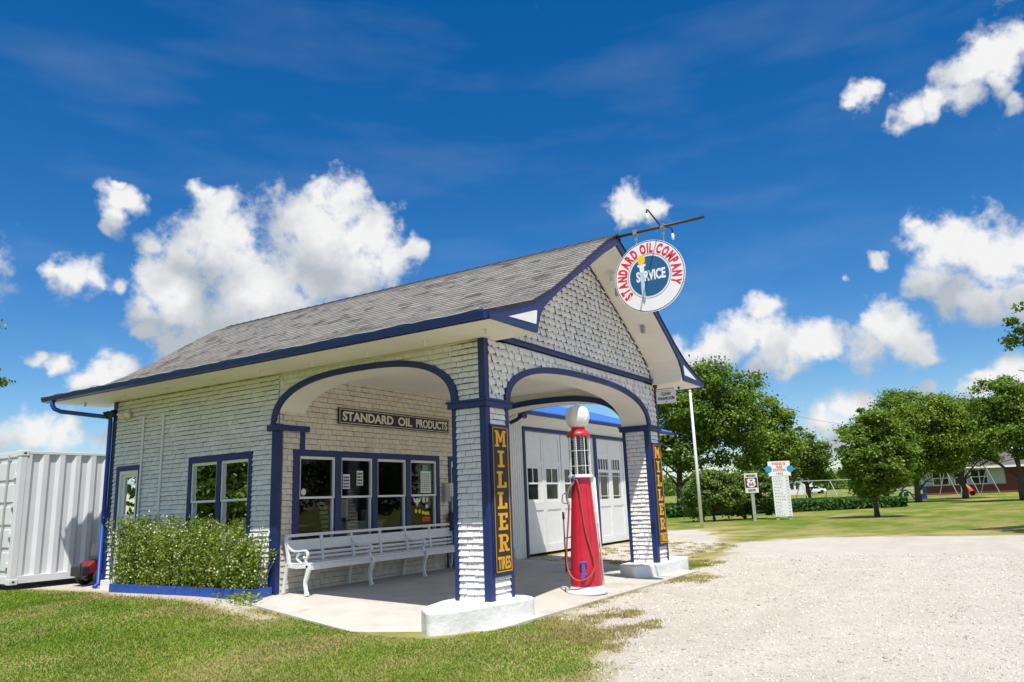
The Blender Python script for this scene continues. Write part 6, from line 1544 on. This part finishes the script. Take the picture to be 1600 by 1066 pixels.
m_ = MB(); m_.tube([M_(-.9, 0, 0), M_(-.5, 0, .8), M_(0, 0, 1.1), (M_(.5, 0, .8)), M_(.9, 0, 0)], .09, 8); m_.tube([M_(-.6, .3, 0), M_(-.2, .2, 1.3), M_(.3, .1, 1.6)], .1, 8); m_.poly([(-.2, .4), (.3, .4), (.35, .9), (-.15, .85)], M_, -.1, .1); m_.build('frame', M_TEAL, t)
p, v, r = frame_at(1346, 100); M_ = obj_frame(p, v, r); t = thing('trash_bin', 'blue bin standing on the far lawn left of the lone tree', 'bin', p)
m_ = MB(); m_.lathe([(.28, 0), (.33, .9), (.36, .95), (.3, 1.05), (0, 1.12)], tuple(p), 16); m_.build('bin_body', M_BPLAST, t)
# overhead wire
a, b_ = CAM + (FW + RT * ((1205 - 800) / F) - UP * ((640 - 533) / F)) * 110, CAM + (FW + RT * ((1500 - 800) / F) - UP * ((668 - 533) / F)) * 100
wp = thing('utility_pole', 'utility pole carrying the thin wire, hidden behind the trees', 'utility pole', (a.x, a.y, gzf(a.x, a.y)))
m_ = MB(); m_.tube([(a.x, a.y, gzf(a.x, a.y) - .3), (a.x, a.y, a.z + .3)], [.16, .11], 8); m_.build('pole', M_BARK, wp)
m_ = MB(); m_.tube([a.lerp(b_, s_) - Vector((0, 0, 1.2 * (1 - (2 * s_ - 1) ** 2))) for s_ in np.linspace(0, 1.0, 18)], .022, 4); m_.build('wire', M_BLACK, wp)

# ============================================================ grass blades and stones near the camera
def grass():
    rg = np.random.default_rng(9)
    # sample in polar coordinates around the camera ground point, density falls with distance
    n = 700000; r = 2.0 + 17 * rg.random(n) ** 1.15; ang = math.atan2(FW.y, FW.x) + rg.uniform(-R(44), R(44), n)
    x = CAM.x + r * np.cos(ang); y = CAM.y + r * np.sin(ang)
    gm = gravmask(x, y); bx = (x > -1.35) & (y > -.45) & (y < 4.9) & (sdf([(-1.28, .9), (-1.22, .0), (-.2, -.38), (7.2, -.42), (7.2, 5), (-.45, 5.0)], x, y) > -.02)
    keep = (gm < -.02 - .25 * rg.random(n)) & ~bx & ~((x > -.6) & (y > 4)) 
    keep |= (gm < .12) & (rg.random(n) < .07) & ~bx & ~((x > -.6) & (y > 4)) & (x < 8)
    x, y, r, gm = x[keep], y[keep], r[keep], gm[keep]; n = len(x)
    patch = fbm(x * .9 + 3, y * .9, 20); dry = fbm(x * .55, y * .8 + 9, 30) + .35 * np.clip((gm + .9), 0, 1)
    h = (.012 + .022 * rg.random(n)) * (.7 + .7 * patch); w_ = (.0022 + .0009 * np.maximum(0, r - 3)) * rg.uniform(.7, 1.3, n)
    a = rg.uniform(0, 2 * math.pi, n); ln = rg.normal(0, .45, (n, 2)) * h[:, None]
    z = gz(x, y) - .004; P = np.stack([x, y, z], 1); s = np.stack([np.cos(a) * w_, np.sin(a) * w_, np.zeros(n)], 1)
    T_ = P + np.stack([ln[:, 0], ln[:, 1], h], 1)
    V = np.stack([P - s, P + s, T_], 1)
    isdry = dry + rg.normal(0, .09, n) > .67
    for sel, m, nm, lab in ((~isdry, M_BLADE, 'grass', 'short mown green grass of the front lawn'), (isdry, M_DRYB, 'dry_grass', 'straw coloured dry grass in the front lawn')):
        v_ = V[sel].reshape(-1, 3); o = fastmesh(nm, v_, np.arange(len(v_)).reshape(-1, 3), m); tag(o, lab, 'grass', kind='stuff')
grass()
def tufts():
    rg = np.random.default_rng(19); Vs = []
    spots = []
    for (px_, py_, wx, n) in ((940, 965, 1.0, 26), (985, 960, .5, 10), (1000, 985, .7, 14), (960, 985, .5, 8), (1020, 975, .4, 6), (1085, 880, 1.4, 22), (1120, 880, .7, 9), (1060, 905, 1.0, 22), (1100, 905, .9, 16), (985, 905, .5, 8), (900, 945, .8, 20), (940, 935, .8, 16), (920, 1000, .6, 16), (960, 1010, .5, 9), (880, 990, .7, 24), (840, 1000, .8, 20)):
        d_, q = solve_depth(px_, py_)
        for i in range(int(n * 1.1)): spots.append((q.x + rg.normal(0, wx * .35), q.y + rg.normal(0, wx * .16), d_))
    for i in range(160): spots.append((rg.uniform(7.5, 16), rg.uniform(.8, 4.0), 20))
    for (sx, sy, d_) in spots:
        if 5.1 < sx < 7.9 and -.2 < sy < .8: continue
        n = 42; x = sx + rg.normal(0, .07, n); y = sy + rg.normal(0, .07, n); h = rg.uniform(.015, .055, n); a = rg.uniform(0, 6.28, n); w_ = .0035 + .0004 * d_
        P = np.stack([x, y, gz(x, y) - .003], 1); s = np.stack([np.cos(a) * w_, np.sin(a) * w_, 0 * a], 1); T_ = P + np.stack([rg.normal(0, .025, n), rg.normal(0, .025, n), h], 1)
        Vs.append(np.stack([P - s, P + s, T_], 1).reshape(-1, 3))
    V = np.concatenate(Vs); o = fastmesh('grass_tufts', V, np.arange(len(V)).reshape(-1, 3), M_DRYB); tag(o, 'sparse weedy grass tufts growing in the gravel', 'grass', kind='stuff')
tufts()
def stones():
    rg = np.random.default_rng(29); n = 95000; r = 2.2 + 19 * rg.random(n) ** 1.2; ang = math.atan2(FW.y, FW.x) + rg.uniform(-R(44), R(20), n)
    x = CAM.x + r * np.cos(ang); y = CAM.y + r * np.sin(ang); gm = gravmask(x, y)
    slab = (x > -1.3) & (x < 7.9) & (y > -.45); keep = (gm + rg.normal(0, .12, n) > .02) & ~slab; x, y, r = x[keep], y[keep], r[keep]; n = len(x)
    s = (.004 + .009 * rg.random(n) ** 2.5 + .014 * rg.random(n) ** 30) * (1 + .04 * r)
    octa = np.array([(1, 0, 0), (0, 1, 0), (-1, 0, 0), (0, -1, 0), (0, 0, 1), (0, 0, -.5)], float)
    tri = np.array([(0, 1, 4), (1, 2, 4), (2, 3, 4), (3, 0, 4), (1, 0, 5), (2, 1, 5), (3, 2, 5), (0, 3, 5)])
    V = octa[None] * s[:, None, None] * rg.uniform(.6, 1.35, (n, 6, 1)) * np.array([1, 1, .7]); a = rg.uniform(0, 6.28, n); c, sn = np.cos(a), np.sin(a)
    V = np.stack([V[..., 0] * c[:, None] - V[..., 1] * sn[:, None], V[..., 0] * sn[:, None] + V[..., 1] * c[:, None], V[..., 2]], -1) + np.stack([x, y, gz(x, y)], 1)[:, None, :]
    Fq = (tri[None] + 6 * np.arange(n)[:, None, None]).reshape(-1, 3)
    m = mat('gravel_stones', (.68, .62, .54), .9, col2=(.46, .41, .35), vscale=3, isl=.45)
    o = fastmesh('gravel_stones', V.reshape(-1, 3), Fq, m); tag(o, 'loose pale gravel stones scattered over the lot', 'gravel', kind='stuff')
stones()
